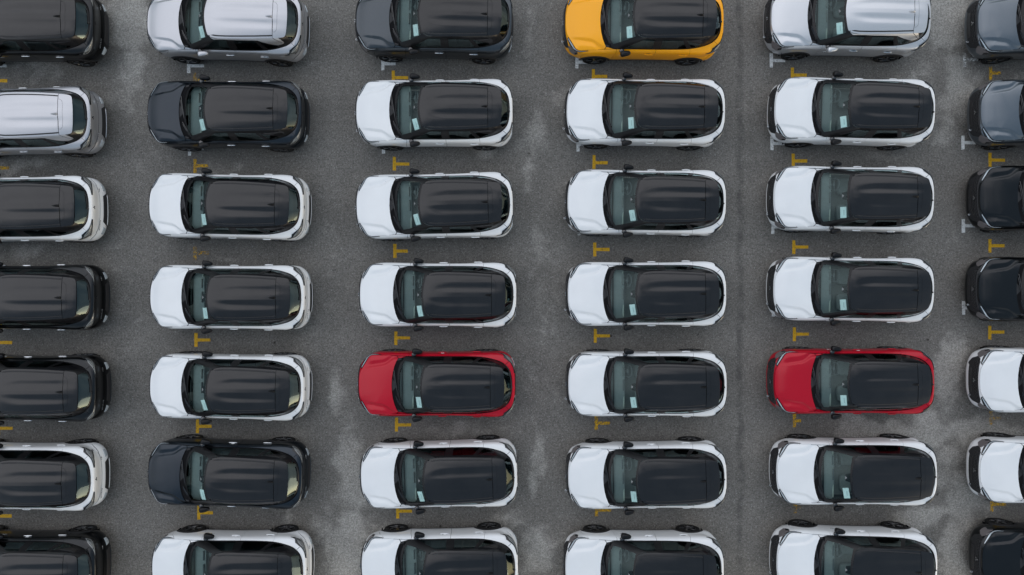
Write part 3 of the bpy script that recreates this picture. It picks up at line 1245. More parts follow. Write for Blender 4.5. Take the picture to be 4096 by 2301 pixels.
tl = [bs(1.66, 1.075), bs(1.80, 1.118)] + [rsy(.76, .058), rsy(.69, .052), rsy(.58, .062), rsy(.34, .078), rsy(.33, .100), rsy(.58, .125), rsy(.70, .155)] + \
    [bend(.755, .93), bend(.775, .86), bs(1.945, .90), bs(1.915, 1.01), bs(1.84, 1.045)]
tlo = both("tail_light", MB().add(*patch(body, tl, (), .035, off=.010)), M['lamp_smoke'], car)
tl2 = [bs(1.78, 1.085)] + [rsy(.755, .076), rsy(.69, .070), rsy(.58, .076), rsy(.42, .086), rsy(.58, .105), rsy(.70, .128)] + [bs(1.90, 1.035), bs(1.84, 1.06)]
both("tail_light_lens", MB().add(*patch(body, tl2, (), .035, off=.014)), M['lamp_rear'], tlo)

# black cladding: wheel arches and sills
for cx_, a0, a1 in ((-WX, 3, 157), (WX, 30, 177)):
    ring_o = arch(cx_, a0, a1, WR + .012, 22)
    ring_i = arch(cx_, a1, a0, .385, 22)
    both("wheel_arch_trim", MB().add(*patch(body, ring_o + ring_i, (), .07, off=.010, flange=.03)), M['trim'], car)
sl = line(bs, [(-.93, .42), (-.60, .385), (.60, .385), (.90, .42)], 6) + line(bs, [(.93, .27), (-.96, .27)], 12)
both("sill_trim", MB().add(*patch(body, sl, (), .08, off=.010, flange=.03)), M['trim'], car)

# door handles
def on_body(x, z, off=0.0):
    uv = bs(x, z)
    p, n_ = body(np.array([uv[0]]), np.array([uv[1]]))
    return p[0] + off * n_[0], n_[0]


for (dx, doors) in ((.11, front_door), (1.07, rear_door)):
    p, n_ = on_body(dx, .945, .012)
    mb = MB().superel((p[0], p[1] + .004, p[2]), (.245, .036, .034), .85, 16, 8)
    both("door_handle", mb, M['white'], doors, 'handle')
    cupp = [bs(dx + .07 * math.cos(t), .950 + .030 * math.sin(t)) for t in np.linspace(0, 2 * math.pi, 14, endpoint=False)]
    both("handle_recess", MB().add(*patch(body, cupp, (), .05, off=.002, flange=.006)), M['trim'], doors)
# fuel filler flap on the passenger side
cupp = [bs(1.56 + .075 * math.cos(t), .92 + .075 * math.sin(t)) for t in np.linspace(0, 2 * math.pi, 20, endpoint=False)]
fmesh = MB().add(*patch(body, cupp, (), .05, off=.0035, flange=.006))
obj("fuel_flap", fmesh.mesh("fuel_flap", M['white'], mirror=True), quarter[1], 'paint')

# folded mirrors
for m_, d_ in zip((False, True), front_door):
    mb = MB().superel((-.555, .928, 1.150), (.29, .145, .16), .66, 18, 12, rz=-.14,
                      taper=lambda x, y, z: (x, y * (1.0 - .25 * (x / .15)) , z * (1.0 - .22 * (x / .15))))
    o_ = obj("mirror", mb.mesh("mirror", M['mirror_black'], mirror=m_), car, 'mirror')
    mb = MB().superel((-.655, .845, 1.125), (.13, .13, .07), .8, 12, 8, rz=.65)
    obj("mirror_stalk", mb.mesh("mirror_stalk", M['gloss_black'], mirror=m_), o_)

# cabin frame (dark pillars) with openings for the glass
ws = [gfront(-1.06, 0), gfront(-1.04, .30), gfront(-.985, .53), gfront(-.905, .675), gfront(-.72, .655), gfront(-.50, .615), gfront(-.335, .57),
      gfront(-.375, .45), gfront(-.415, .26), gfront(-.435, 0)]
ws[0][0] = 0.0
ws[-1][0] = 0.0
w1 = line(gs_, [(-.60, 1.135), (-.16, 1.475)], 5)[:-1] + line(gs_, [(-.12, 1.488), (.20, 1.500)], 4) + line(gs_, [(.20, 1.145), (-.60, 1.135)], 5)[:-1]
w2 = line(gs_, [(.40, 1.148), (.40, 1.502)], 4)[:-1] + line(gs_, [(.40, 1.502), (.955, 1.485)], 4) + line(gs_, [(1.12, 1.168), (.40, 1.148)], 4)[:-1]
w3 = line(gs_, [(1.24, 1.188), (1.06, 1.468)], 4)[:-1] + line(gs_, [(1.06, 1.468), (1.50, 1.275), (1.53, 1.225)], 4) + [gs_(1.40, 1.200)]
rw = [np.array([cabin.U, .05]), np.array([cabin.U - .28, .05]), np.array([cabin.U - .44, .08]), np.array([cabin.U - .50, .20]),
      np.array([cabin.U - .455, .60]), np.array([cabin.U - .40, .93]), np.array([cabin.U, .95])]
half = [np.array([u_, -.02]) for u_ in np.linspace(0, cabin.U, 60)] + [np.array([u_, .999]) for u_ in np.linspace(cabin.U, 0, 60)]
mb = MB()
for m_ in (1, -1):
    v, f, n = patch(cabin, half, [ws + [np.array([-.03, .93]), np.array([-.03, .1])], w1, w2, w3, rw + [np.array([cabin.U + .03, .9]), np.array([cabin.U + .03, .1])]],
                    .06, GS, flange=0)
    if m_ < 0:
        v, n = v * (1, -1, 1), n * (1, -1, 1)
        f = [q[::-1] for q in f]
    mb.add(v, f, n)
frame = obj("pillars", mb.mesh("pillars", M['pillar']), car)
windscreen = obj("windscreen", MB().add(*patch(cabin, sym(ws), (), .06, GS, off=-.004, flange=0)).mesh("windscreen", M['windscreen']), car)
for w_, d_ in ((w1, front_door), (w2, rear_door), (w3, quarter)):
    both("window", MB().add(*patch(cabin, w_, (), .06, GS, off=-.004, flange=0)), M['side_glass'], d_)
rwf = rw + [np.array([2 * cabin.U - p[0], p[1]]) for p in rw[1:-1][::-1]]
rear_window = obj("rear_window", MB().add(*patch(cabin, rwf, (), .06, GS, off=-.004, flange=0)).mesh("rear_window", M['rear_glass']), tailgate)
# rear wiper
mb = MB()
pw = [cabin(np.array([cabin.U + t]), np.array([.10 - .0 * t]))[0][0] + np.array([.014, 0, .012]) for t in np.linspace(-.33, .05, 7)]
mb.tube(pw, .012, 5)
mb.superel(pw[-1] + np.array([.01, 0, -.01]), (.06, .05, .05), .8, 10, 6)
obj("rear_wiper", mb.mesh("rear_wiper", M['trim']), tailgate)

# windscreen camera housing behind the mirror
mb = MB()
tri_ = [gfront(-.425, 0), gfront(-.425, .12), gfront(-.54, .085), gfront(-.55, .0)]
sym_t = [np.array([0, tri_[0][1]]), tri_[1], tri_[2], np.array([0, tri_[3][1]])]
obj("camera_housing", MB().add(*patch(cabin, sym(sym_t), (), .05, GS, off=-.008, flange=.05)).mesh("camera_housing", M['shell']), car)
cl = sym([np.array([0, gfront(-.548, 0)[1]]), gfront(-.545, .045), np.array([0, gfront(-.50, 0)[1]])])
obj("camera_window", MB().add(*patch(cabin, cl, (), .05, GS, off=-.002, flange=.004)).mesh("camera_window", M['dash']), car)

# roof skin, side mouldings, rails, spoiler, antenna
XS = 1.455
ry = lambda x, d: float(ring_y(x)) - d
xs = np.linspace(-.26, XS, 14)
fr = cabin.pos(np.linspace(0, tg[3] * .98, 10), np.full(10, 1.0))[:, :2]
rp_ = [(p[0] + .001, p[1]) for p in fr] + [(x, ry(x, .078)) for x in xs[1:]]
rfull = rp_ + [(x, -y) for x, y in rp_[::-1] if y > 1e-6]
roof = obj("roof", MB().add(*patch(roof_f, rfull, (), .034, gap=.003)).mesh("roof", M['roof_black']), car, 'roof')
xs = np.linspace(-.262, XS, 15)
mo = [(x, ry(x, .050)) for x in xs] + [(x, ry(x, .076)) for x in xs[::-1]]
both("roof_moulding", MB().add(*patch(roof_f, mo, (), .06, off=-.004, flange=.01)), M['trim'], car)
xs = np.linspace(-.235, XS, 17)
rt = [(x, ry(x, .002)) for x in xs] + [(x, ry(x, .047)) for x in xs[::-1]]
mb = MB().add(*patch(height_fn(roof_base), rt, (), .05, flange=.012))
uA, uS = gtop(-.235)[0], gtop(XS)[0]
rs = [np.array([u_, 1.0]) for u_ in np.linspace(uA, uS, 16)] + line(gs_, [(1.56, 1.46), (1.70, 1.30)], 3) + \
    line(gs_, [(1.55, 1.292), (1.05, 1.503)], 5) + line(gs_, [(.95, 1.512), (.2, 1.525), (-.15, 1.508)], 6)
mb.add(*patch(cabin, rs, (), .05, GS, off=.004, flange=.008))
both("roof_rail", mb, M['roof_black'], car, 'roof')
ring8 = [(1.55, .553), (1.66, .541), (1.745, .520), (1.783, .495), (1.803, .455), (1.817, .39), (1.830, .28), (1.840, .14), (1.844, 0)]
sp_ = [(XS + .006, 0), (XS + .006, ry(XS, .0))] + ring8
sfull = sp_[:-1] + [(sp_[-1][0], 0)] + [(x, -y) for x, y in sp_[2:-1][::-1]] + [(XS + .006, -ry(XS, .0))]
mb = MB().add(*patch(roof_f, sfull, (), .05, gap=.003, flange=.045))
ss = [np.array([u_, 1.0]) for u_ in np.linspace(gtop(XS + .014)[0], gtop(1.60)[0], 10)] + line(gs_, [(1.66, 1.45), (1.70, 1.36), (1.715, 1.305)], 3) + \
    line(gs_, [(1.575, 1.462), (XS + .03, 1.53)], 3)[0:]
for m_ in (1, -1):
    v, f, n = patch(cabin, ss, (), .05, GS, off=.004, flange=.008)
    if m_ < 0:
        v, n = v * (1, -1, 1), n * (1, -1, 1)
        f = [q[::-1] for q in f]
    mb.add(v, f, n)
spoiler = obj("spoiler", mb.mesh("spoiler", M['roof_black']), tailgate, 'roof')
# pressed seam line on the spoiler
mb = MB()
arc = [(XS + .02, .43)] + [(XS + .10 + .06 * math.sin(t) , .46 * math.cos(t)) for t in np.linspace(.18, math.pi - .18, 17)] + [(XS + .02, -.43)]
arc = [(XS + .012, .41), (XS + .07, .40), (XS + .115, .34), (XS + .125, .2), (XS + .125, -.2), (XS + .115, -.34), (XS + .07, -.40), (XS + .012, -.41)]
ar = np.array(arc)
mb.tube([(x, y, float(roof_z(np.array([x]), np.array([y]))[0]) - .001) for x, y in densify(ar, .06)[:-7]], .0035, 4)
obj("spoiler_seam", mb.mesh("spoiler_seam", M['shell']), tailgate)
# antenna fin
mb = MB()
zt = float(roof_z(np.array([1.36]), np.array([0.0]))[0])
vs, fs = [], []
K = 10
for k in range(K + 1):
    t = k / K
    x_ = 1.27 + .175 * t
    hh_ = .070 * min(1, (t / .85)) ** .8 * (1 if t < .93 else .75)
    ww = .034 * math.sin(min(1.0, .12 + t * 1.1) * math.pi * .5)
    z0 = float(roof_z(np.array([x_]), np.array([0.0]))[0]) - .004
    for (dy, dz) in ((-ww, 0), (-ww * .8, .35 * hh_), (-.005, hh_), (.005, hh_), (ww * .8, .35 * hh_), (ww, 0)):
        vs.append((x_, dy, z0 + dz))
for k in range(K):
    for j in range(5):
        a_ = k * 6 + j
        fs.append((a_, a_ + 1, a_ + 7, a_ + 6))
fs.append(tuple(K * 6 + j for j in range(6)))
obj("antenna", MB().add(vs, fs).mesh("antenna", M['gloss_black']), roof, 'fin')

# wheels
prof_t = [(.235, -.085), (.262, -.108), (.300, -.112), (.330, -.100), (.341, -.070), (.343, 0), (.341, .070), (.330, .100), (.300, .112), (.262, .108), (.238, .095)]
tyre_me = MB().lathe(prof_t, 40).mesh("tyre", M['tyre'])
mb = MB().lathe([(.238, .094), (.228, .098), (.218, .06), (.205, .035), (.0, .032)], 32, (2,))
for k in range(5):
    t = R(90 + 72 * k)
    for s_, wd in ((-.10, .030), (.10, .030)):
        a0 = np.array([.05 * math.cos(t), .080, .05 * math.sin(t)])
        a1 = np.array([.222 * math.cos(t + s_), .088, .222 * math.sin(t + s_)])
        d = a1 - a0
        mb.box((a0 + a1) / 2, (np.linalg.norm(d), .035, wd), 0, -math.atan2(d[2], d[0]), 0)
mb.lathe([(.062, .070), (.060, .098), (.0, .102)], 20, (1,))
rim_me = mb.mesh("rim", M['rim'])
mb = MB()
for k in range(5):
    t = R(90 + 72 * k)
    a0 = np.array([.10 * math.cos(t - .05), .100, .10 * math.sin(t - .05)])
    a1 = np.array([.212 * math.cos(t - .13), .107, .212 * math.sin(t - .13)])
    d = a1 - a0
    mb.box((a0 + a1) / 2, (np.linalg.norm(d), .006, .014), 0, -math.atan2(d[2], d[0]), 0)
    a2 = np.array([.035 * math.cos(t), .104, .035 * math.sin(t)])
    mb.box(a2, (.012, .006, .012), 0, -t, 0)
acc_me = mb.mesh("rim_accent", M['rim_cut'])
for cx_ in (-WX, WX):
    for sg in (1, -1):
        w_ = bpy.data.objects.new("wheel", None)
        COL.objects.link(w_)
        w_.parent = car
        w_.location = (cx_, sg * .795, .342)
        w_.rotation_euler = (0, random.uniform(0, 1.2), 0 if sg > 0 else math.pi)
        obj("tyre", tyre_me, w_)
        obj("rim", rim_me, w_)
        obj("rim_accent", acc_me, w_)["kind"] = "stuff"

# interior
mb = MB()
dash_f = height_fn(lambda x, y: 1.085 - .05 * (x + .9) ** 2 * 4 - .03 * (np.abs(y) / .7) ** 2 + .02 * np.exp(-((y - .37) / .18) ** 2) * sst(-.85, -.75, x))
dp = [(-1.04, 0), (-1.03, .30), (-.99, .52), (-.90, .67), (-.72, .70), (-.665, .60), (-.665, 0)]
dfull = dp + [(x, -y) for x, y in dp[1:-1][::-1]]
mb.add(*patch(dash_f, dfull, (), .08, flange=.16))
dash = obj("dashboard", mb.mesh("dashboard", M['dash']), car)
mb = MB().box((-.705, .0, 1.105), (.018, .30, .10), 0, -.25).box((-.715, .38, 1.10), (.02, .26, .07), 0, -.3)
obj("display", mb.mesh("display", M['gloss_black']), dash)
mb = MB().superel((-.685, -.42, 1.055), (.045, .48, .03), .5, 14, 6).superel((-.70, .60, 1.085), (.035, .10, .03), .5, 12, 6)
obj("protective_film", mb.mesh("protective_film", M['film']), dash)
mb = MB()
mb.tube([(-.55 + .175 * math.sin(t) * .45, .37 + .18 * math.cos(t), 1.0 + .175 * math.sin(t) * .9) for t in np.linspace(0, 2 * math.pi, 25)], .016, 6)
mb.superel((-.565, .37, 1.0), (.08, .16, .10), .8, 10, 6)
mb.tube([(-.56, .37, 1.0), (-.72, .37, .93)], .03, 6)
mb.tube([(-.55, .20, 1.0), (-.55, .54, 1.0)], .014, 5)
obj("steering_wheel", mb.mesh("steering_wheel", M['wheel_grey']), car)
for y_ in (.37, -.37):
    mb = MB().superel((-.08, y_, .62), (.52, .50, .18), .5, 16, 8)
    mb.superel((.22, y_, .92), (.16, .48, .62), .5, 16, 10, taper=lambda x, y, z: (x + .28 * z, y * (1 - .2 * max(0, z) / .3), z))
    mb.superel((.345, y_, 1.29), (.10, .25, .17), .55, 12, 8)
    obj("seat", mb.mesh("seat", M['seat']), car)
mb = MB().superel((.80, 0, .62), (.50, 1.30, .20), .4, 18, 8)
mb.superel((1.10, 0, .95), (.16, 1.28, .60), .4, 18, 10, taper=lambda x, y, z: (x + .30 * z, y, z))
for y_ in (-.40, .40):
    mb.superel((1.22, y_, 1.28), (.09, .25, .13), .55, 12, 8)
obj("rear_seat", mb.mesh("rear_seat", M['seat']), car)
mb = MB().box((1.45, 0, 1.0), (.70, 1.2, .02)).box((0, 0, .45), (1.9, 1.45, .02))
obj("interior_floor", mb.mesh("interior_floor", M['seat']), car)

# ------------------------------------------------------------------ the cars: photograph measurements
# (column, row): antenna end (tile i, j, X, Y), second point: 't' windscreen camera tip / 'e' rear emblem
MEAS = {
    (0, 1): ((0, 0, 440, 118), 'e', (0, 0, 718, 175)), (0, 2): ((0, 0, 420, 856), 'e', (0, 0, 695, 885)),
    (0, 3): ((0, 1, 432, 104), 'e', (0, 1, 700, 117)), (0, 4): ((0, 1, 448, 800), 'e', (0, 1, 713, 798)),
    (0, 5): ((0, 2, 458, 68), 'e', (0, 2, 727, 48)), (0, 6): ((0, 2, 447, 761), 'e', (0, 2, 720, 722)),
    (1, 1): ((0, 0, 2045, 120), 't', (0, 0, 1487, 122)), (1, 2): ((0, 0, 2048, 814), 't', (0, 0, 1492, 822)),
    (1, 3): ((0, 1, 2060, 96), 't', (0, 1, 1500, 90)), (1, 4): ((0, 1, 2068, 801), 't', (0, 1, 1510, 797)),
    (1, 5): ((0, 2, 2066, 61), 't', (0, 2, 1508, 45)), (1, 6): ((0, 2, 2053, 746), 't', (0, 2, 1500, 718)),
    (2, 1): ((1, 0, 1097, 100), 't', (1, 0, 525, 107)), (2, 2): ((1, 0, 1098, 799), 't', (1, 0, 528, 813)),
    (2, 3): ((1, 1, 1100, 75), 't', (1, 1, 528, 92)), (2, 4): ((1, 1, 1127, 780), 't', (1, 1, 550, 778)),
    (2, 5): ((1, 2, 1117, 32), 't', (1, 2, 545, 25)), (2, 6): ((1, 2, 1134, 729), 't', (1, 2, 560, 733)),
    (2, 7): ((1, 2, 1140, 1438), 't', (1, 2, 567, 1430)),
    (3, 1): ((2, 0, 157, 108), 't', (1, 0, 2140, 120)), (3, 2): ((2, 0, 168, 801), 't', (1, 0, 2155, 805)),
    (3, 3): ((2, 1, 175, 60), 't', (1, 1, 2160, 60)), (3, 4): ((2, 1, 177, 770), 't', (1, 1, 2163, 772)),
    (3, 5): ((2, 2, 181, 30), 't', (1, 2, 2168, 25)), (3, 6): ((2, 2, 180, 742), 't', (1, 2, 2165, 738)),
    (4, 1): ((2, 0, 1758, 83), 't', (2, 0, 1155, 90)), (4, 2): ((2, 0, 1790, 800), 't', (2, 0, 1197, 793)),
    (4, 3): ((2, 1, 1782, 35), 't', (2, 1, 1195, 33)), (4, 4): ((2, 1, 1782, 743), 't', (2, 1, 1193, 735)),
    (4, 5): ((2, 2, 1784, 10), 't', (2, 2, 1200, 5)), (4, 6): ((2, 2, 1805, 720), 't', (2, 2, 1210, 708)),
    (4, 7): ((2, 2, 1807, 1434), 't', (2, 2, 1210, 1402)),
}
ANT, TIP, EMB = (1.445, 0, 1.655), (-.55, 0, 1.46), (2.14, 0, 1.10)
PLACE = {}
for key, (a_, kind, b_) in MEAS.items():
    ax, ay = world_xy(*tile(*a_), ANT[2])
    bz = TIP[2] if kind == 't' else EMB[2]
    bx, by = world_xy(*tile(*b_), bz)
    if kind == 't':
        yaw = math.atan2(ay - by, 1.995)
    else:
        yaw = .5 * math.atan2(by - ay, .70)
    yaw = max(-.03, min(.03, yaw))
    PLACE[key] = (ax - ANT[0] * math.cos(yaw), ay - ANT[0] * math.sin(yaw), yaw)
for row, (X, j, Y) in {1: (2135, 0, 160), 2: (2155, 0, 838), 3: (2147, 1, 42), 4: (2138, 1, 735), 5: (2148, 2, -19), 6: (2150, 2, 666), 7: (2165, 2, 1342)}.items():
    px, py = tile(2, j, X, Y)
    nx_, _ = world_xy(px, py, .50)
    _, ny_ = world_xy(px, py, 1.02)
    PLACE[(5, row)] = (nx_ + 2.252, ny_, 0.0)
# bottom row cars whose antenna lies below the frame
px, py = tile(0, 2, 738, 1405); x_, y_ = world_xy(px, py, EMB[2]); PLACE[(0, 7)] = (x_ - EMB[0], y_, 0.0)
px, py = tile(0, 2, 2320, 1402); x_, y_ = world_xy(px, py, EMB[2]); PLACE[(1, 7)] = (x_ - EMB[0], y_, 0.0)
px, py = tile(2, 2, 157, 1436); x_, _ = world_xy(px, py, 1.6)
PLACE[(3, 7)] = (x_ - 1.455, world_xy(*tile(1, 2, 2100, 1440), TIP[2])[1], 0.0)

C_ = "crossover"
CARS = {
    (0, 1): ('black', "black crossover in the top left corner, only its rear half in view"),
    (0, 2): ('silver', "silver crossover with silver roof cut off by the left edge of the photo"),
    (0, 3): ('white', "white crossover with black roof at the left edge, just below the silver one"),
    (0, 4): ('black', "black crossover at the left edge, between a white car above and a black car below"),
    (0, 5): ('black', "black crossover at the left edge, between a black car above and a white car below"),
    (0, 6): ('white', "white crossover with black roof at the left edge, lower of the two white ones there"),
    (0, 7): ('black', "black crossover in the bottom left corner with its rear wheel showing"),
    (1, 1): ('silver', "silver crossover with silver roof at the top, left of a dark grey car"),
    (1, 2): ('graphite', "dark grey crossover with black roof, directly below the top left silver car"),
    (1, 3): ('white', "white crossover with black roof, directly below the dark grey car of the second column"),
    (1, 4): ('white', "white crossover, middle one of three white cars stacked in the second column"),
    (1, 5): ('white', "white crossover left of the left red car"),
    (1, 6): ('graphite', "dark grey crossover between two white cars, low in the second column"),
    (1, 7): ('white', "white crossover at the bottom edge, below the lower dark grey car"),
    (2, 1): ('graphite_sheen', "dark grey crossover at the top, left of the yellow car"),
    (2, 2): ('white', "white crossover with black roof, directly below the dark grey car beside the yellow one"),
    (2, 3): ('white', "white crossover with black roof, second above the left red car"),
    (2, 4): ('white', "white crossover with black roof, directly above the left red car"),
    (2, 5): ('red', "red crossover with black roof, left one of the two red cars"),
    (2, 6): ('white', "white crossover with black roof, directly below the left red car"),
    (2, 7): ('white', "white crossover cut by the bottom edge, second below the left red car"),
    (3, 1): ('yellow', "amber yellow crossover with black roof, the only yellow car"),
    (3, 2): ('white', "white crossover with black roof, directly below the yellow car"),
    (3, 3): ('white', "white crossover with black roof, second below the yellow car"),
    (3, 4): ('white', "white crossover with black roof, third below the yellow car"),
    (3, 5): ('white', "white crossover with black roof standing between the two red cars"),
    (3, 6): ('white', "white crossover directly below the white car that stands between the red cars"),
    (3, 7): ('white', "white crossover cut by the bottom edge, last in the yellow car's column"),
    (4, 1): ('bright_silver', "bright silver crossover with silver roof at the top, right of the yellow car"),
    (4, 2): ('white', "white crossover with black roof, directly below the bright silver car on the right"),
    (4, 3): ('white', "white crossover with black roof, second above the right red car"),
    (4, 4): ('white', "white crossover with black roof, directly above the right red car"),
    (4, 5): ('red', "red crossover with black roof, right one of the two red cars"),
    (4, 6): ('white', "white crossover with black roof, directly below the right red car"),
    (4, 7): ('white', "white crossover cut by the bottom edge, second below the right red car"),
    (5, 1): ('blue_grey_sheen', "blue grey crossover in the top right corner, only its front in view"),
    (5, 2): ('blue_grey_sheen', "blue grey crossover at the right edge, second from the top"),
    (5, 3): ('black', "black crossover at the right edge, directly below the blue grey ones"),
    (5, 4): ('black', "black crossover at the right edge, directly above the white ones"),
    (5, 5): ('white', "white crossover at the right edge, right of the right red car"),
    (5, 6): ('white', "white crossover at the right edge, lower of the two white ones there"),
    (5, 7): ('black', "black crossover in the bottom right corner, front wheel showing"),
}
BODY = {k: M[k] for k in ('white', 'silver', 'bright_silver', 'graphite', 'blue_grey_sheen', 'graphite_sheen', 'black', 'yellow', 'red')}


def colour(o, kind):
    r = o.get("role")
    if not r:
        return
    p = BODY[kind]
    two = kind not in ('silver', 'bright_silver')
    m_ = {'paint': p, 'roof': M['roof_black'] if two else p, 'mirror': M['mirror_black'] if two else p,
          'fin': M['mirror_black'] if two else p, 'handle': M['chrome'] if kind in ('silver', 'bright_silver', 'graphite', 'black', 'blue_grey_sheen', 'graphite_sheen') else p}[r]
    o.material_slots[0].material = m_


def copy_tree(o, parent=None):
    c = o.copy()
    COL.objects.link(c)
    if parent is not None:
        c.parent = parent
    for ch in o.children:
        copy_tree(ch, c)
    return c


def walk(o):
    yield o
    for ch in o.children:
        yield from walk(ch)


proto = car
roots = {}
for i, (key, (kind, label)) in enumerate(CARS.items()):
    o = proto if i == 0 else copy_tree(proto)
    roots[key] = (o, kind, label)
for key, (o, kind, label) in roots.items():
    x_, y_, yaw = PLACE[key]
    o.location = (x_, y_, 0)
    o.rotation_euler = (0, 0, yaw)
    o["label"] = label
    o["category"] = "car"
    o["group"] = "cars parked in rows on the asphalt"
    for q in walk(o):
        colour(q, kind)
for o in list(SC.objects):
    if "role" in o:
        del o["role"]

# ------------------------------------------------------------------ paper notices behind the windscreens
uvp = gfront(-.50, .44)


def paper_mesh(seed):
    r_ = random.Random(seed)
    k = 7
    vs, fs = [], []
    for i in range(k):
        for j in range(k):
            x_, y_ = (i / (k - 1) - .5) * .155, (j / (k - 1) - .5) * .30
            vs.append((x_, y_, .008 * math.sin(9 * y_ + r_.uniform(0, .3) + seed) + .05 * x_ * x_))
    for i in range(k - 1):
        for j in range(k - 1):
            a_ = i * k + j
            fs.append((a_, a_ + k, a_ + k + 1, a_ + 1))
    return MB().add(vs, fs).mesh("paper_sheet", M['paper'])


papers = [paper_mesh(s) for s in range(4)]
pp_, pn_ = cabin(np.array([uvp[0]]), np.array([uvp[1]]))
pn_ = Vector(pn_[0] * (1, -1, 1))
pos_l = Vector(pp_[0] * (1, -1, 1)) - pn_ * .028
for key, (o, kind, label) in roots.items():
    c_, r_ = key
    if not (1 <= c_ <= 4 and r_ <= 6):
        continue
    q = bpy.data.objects.new("paper_sheet", papers[(c_ * 3 + r_) % 4])
    COL.objects.link(q)
    x_, y_, yaw = PLACE[key]
    jit = random.Random(c_ * 10 + r_)
    rot = pn_.to_track_quat('Z', 'X').to_matrix()
    # sheet's long side across the car, tilted a little
    from mathutils import Matrix
    xax = Vector((1, 0, 0)); xax = (xax - xax.dot(pn_) * pn_).normalized()
    yax = pn_.cross(xax)
    Mx = Matrix((xax, yax, pn_)).transposed()
    tw = Matrix.Rotation(R(11 + jit.uniform(-4, 4)), 3, 'Z')
    Rm = Matrix.Rotation(yaw, 3, 'Z') @ Mx @ tw
    p = Matrix.Rotation(yaw, 3, 'Z') @ (pos_l + Vector((jit.uniform(-.02, .02), jit.uniform(-.02, .02), 0)) * .6)
    q.matrix_world = Matrix.Translation(p + Vector((x_, y_, 0))) @ Rm.to_4x4()
    short = {(1, 1): "silver car at the top, left of a dark grey car", (1, 2): "dark grey car below the top left silver car",
             (1, 3): "white car below the dark grey car, second column", (1, 4): "middle one of three white cars, second column",
             (1, 5): "white car left of the left red car", (1, 6): "dark grey car between two white cars, second column",
             (2, 1): "dark grey car left of the yellow car", (2, 2): "white car directly below that grey car, third column",
             (2, 3): "white car second above the left red car", (2, 4): "white car directly above the left red car", (2, 5): "left red car",
             (2, 6): "white car directly below the left red car", (3, 1): "yellow car", (3, 2): "white car directly below the yellow car",
             (3, 3): "white car second below the yellow car", (3, 4): "white car third below the yellow car", (3, 5): "white car between the two red cars",
             (3, 6): "white car fifth below the yellow car", (4, 1): "silver car right of the yellow car",
             (4, 2): "white car directly below the right silver car", (4, 3): "white car second above the right red car",
             (4, 4): "white car directly above the right red car", (4, 5): "right red car", (4, 6): "white car directly below the right red car"}[key]
    q["label"] = "paper sheet behind windscreen of " + short
    q["category"] = "paper"
    q["group"] = "paper sheets behind the windscreens"

# ------------------------------------------------------------------ paper tags on the driver's door handles
TAGS = {(0, 4): "upper black car under a white car at the left edge", (0, 5): "lower black car of two at the left edge", (0, 6): "lower white car at the left edge",
        (0, 7): "black car in the bottom left corner", (1, 2): "dark grey car below the top left silver car",
        (1, 6): "dark grey car between two white cars, second column", (1, 7): "white car below the lower dark grey car",
        (2, 5): "left red car", (2, 6): "white car directly below the left red car", (2, 7): "white car second below the left red car",
        (3, 6): "white car fifth below the yellow car", (3, 7): "white car at the bottom of the yellow car's column",
        (4, 5): "right red car", (4, 6): "white car directly below the right red car", (4, 7): "white car second below the right red car"}
pt, nt_ = on_body(.125, .985, .006)
zx = Vector(nt_).to_track_quat('Z', 'Y').to_matrix()
tag_me = MB().box((0, 0, 0), (.085, .06, .002)).box((0, -.022, .003), (.05, .012, .004)).mesh("paper_tag", M['paper_plain'])
for key, txt in TAGS.items():
    x_, y_, yaw = PLACE[key]
    q = bpy.data.objects.new("paper_tag", tag_me)
    COL.objects.link(q)
    xax = Vector((1, 0, 0)); nn = Vector(nt_)
    xax = (xax - xax.dot(nn) * nn).normalized()
    Rm = Matrix.Rotation(yaw, 3, 'Z') @ Matrix((xax, nn.cross(xax), nn)).transposed()
    p = Matrix.Rotation(yaw, 3, 'Z') @ Vector(pt)
    q.matrix_world = Matrix.Translation(p + Vector((x_, y_, 0))) @ Rm.to_4x4()
    q["label"] = "white door tag on the " + txt
    q["category"] = "tag"
    q["group"] = "white tags on door handles"

# ------------------------------------------------------------------ painted bay marks
def road_paint(name, color, worn):
    m, n, l, b = new_mat(name)
    b.inputs["Roughness"].default_value = 0.7
    t = n.new("ShaderNodeTexCoord")
    gi = n.new("ShaderNodeNewGeometry")
    z = n.new("ShaderNodeTexNoise"); z.inputs["Scale"].default_value = 14; z.inputs["Detail"].default_value = 6; z.inputs["Roughness"].default_value = .7
    l.new(gi.outputs["Position"], z.inputs["Vector"])
    z2 = n.new("ShaderNodeTexNoise"); z2.inputs["Scale"].default_value = 60; z2.inputs["Detail"].default_value = 3
    l.new(gi.outputs["Position"], z2.inputs["Vector"])
    ad = n.new("ShaderNodeMath"); ad.operation = 'ADD'
    l.new(z.outputs["Fac"], ad.inputs[0]); l.new(z2.outputs["Fac"], ad.inputs[1])
    mr = n.new("ShaderNodeMapRange")
    c0 = .62 + worn * .75
    mr.inputs[1].default_value = c0; mr.inputs[2].default_value = c0 + .22
    mr.inputs[3].default_value = .0; mr.inputs[4].default_value = 1.0
    l.new(ad.outputs[0], mr.inputs[0])
    l.new(mr.outputs[0], b.inputs["Alpha"])
    r2 = n.new("ShaderNodeMapRange"); r2.inputs[3].default_value = .75; r2.inputs[4].default_value = 1.15
    l.new(z.outputs["Fac"], r2.inputs[0])
    mm = n.new("ShaderNodeMix"); mm.data_type = 'RGBA'; mm.blend_type = 'MULTIPLY'; mm.inputs[0].default_value = 1
    mm.inputs[6].default_value = (*color, 1)
    l.new(r2.outputs[0], mm.inputs[7])
    l.new(mm.outputs[2], b.inputs["Base Color"])
    return m


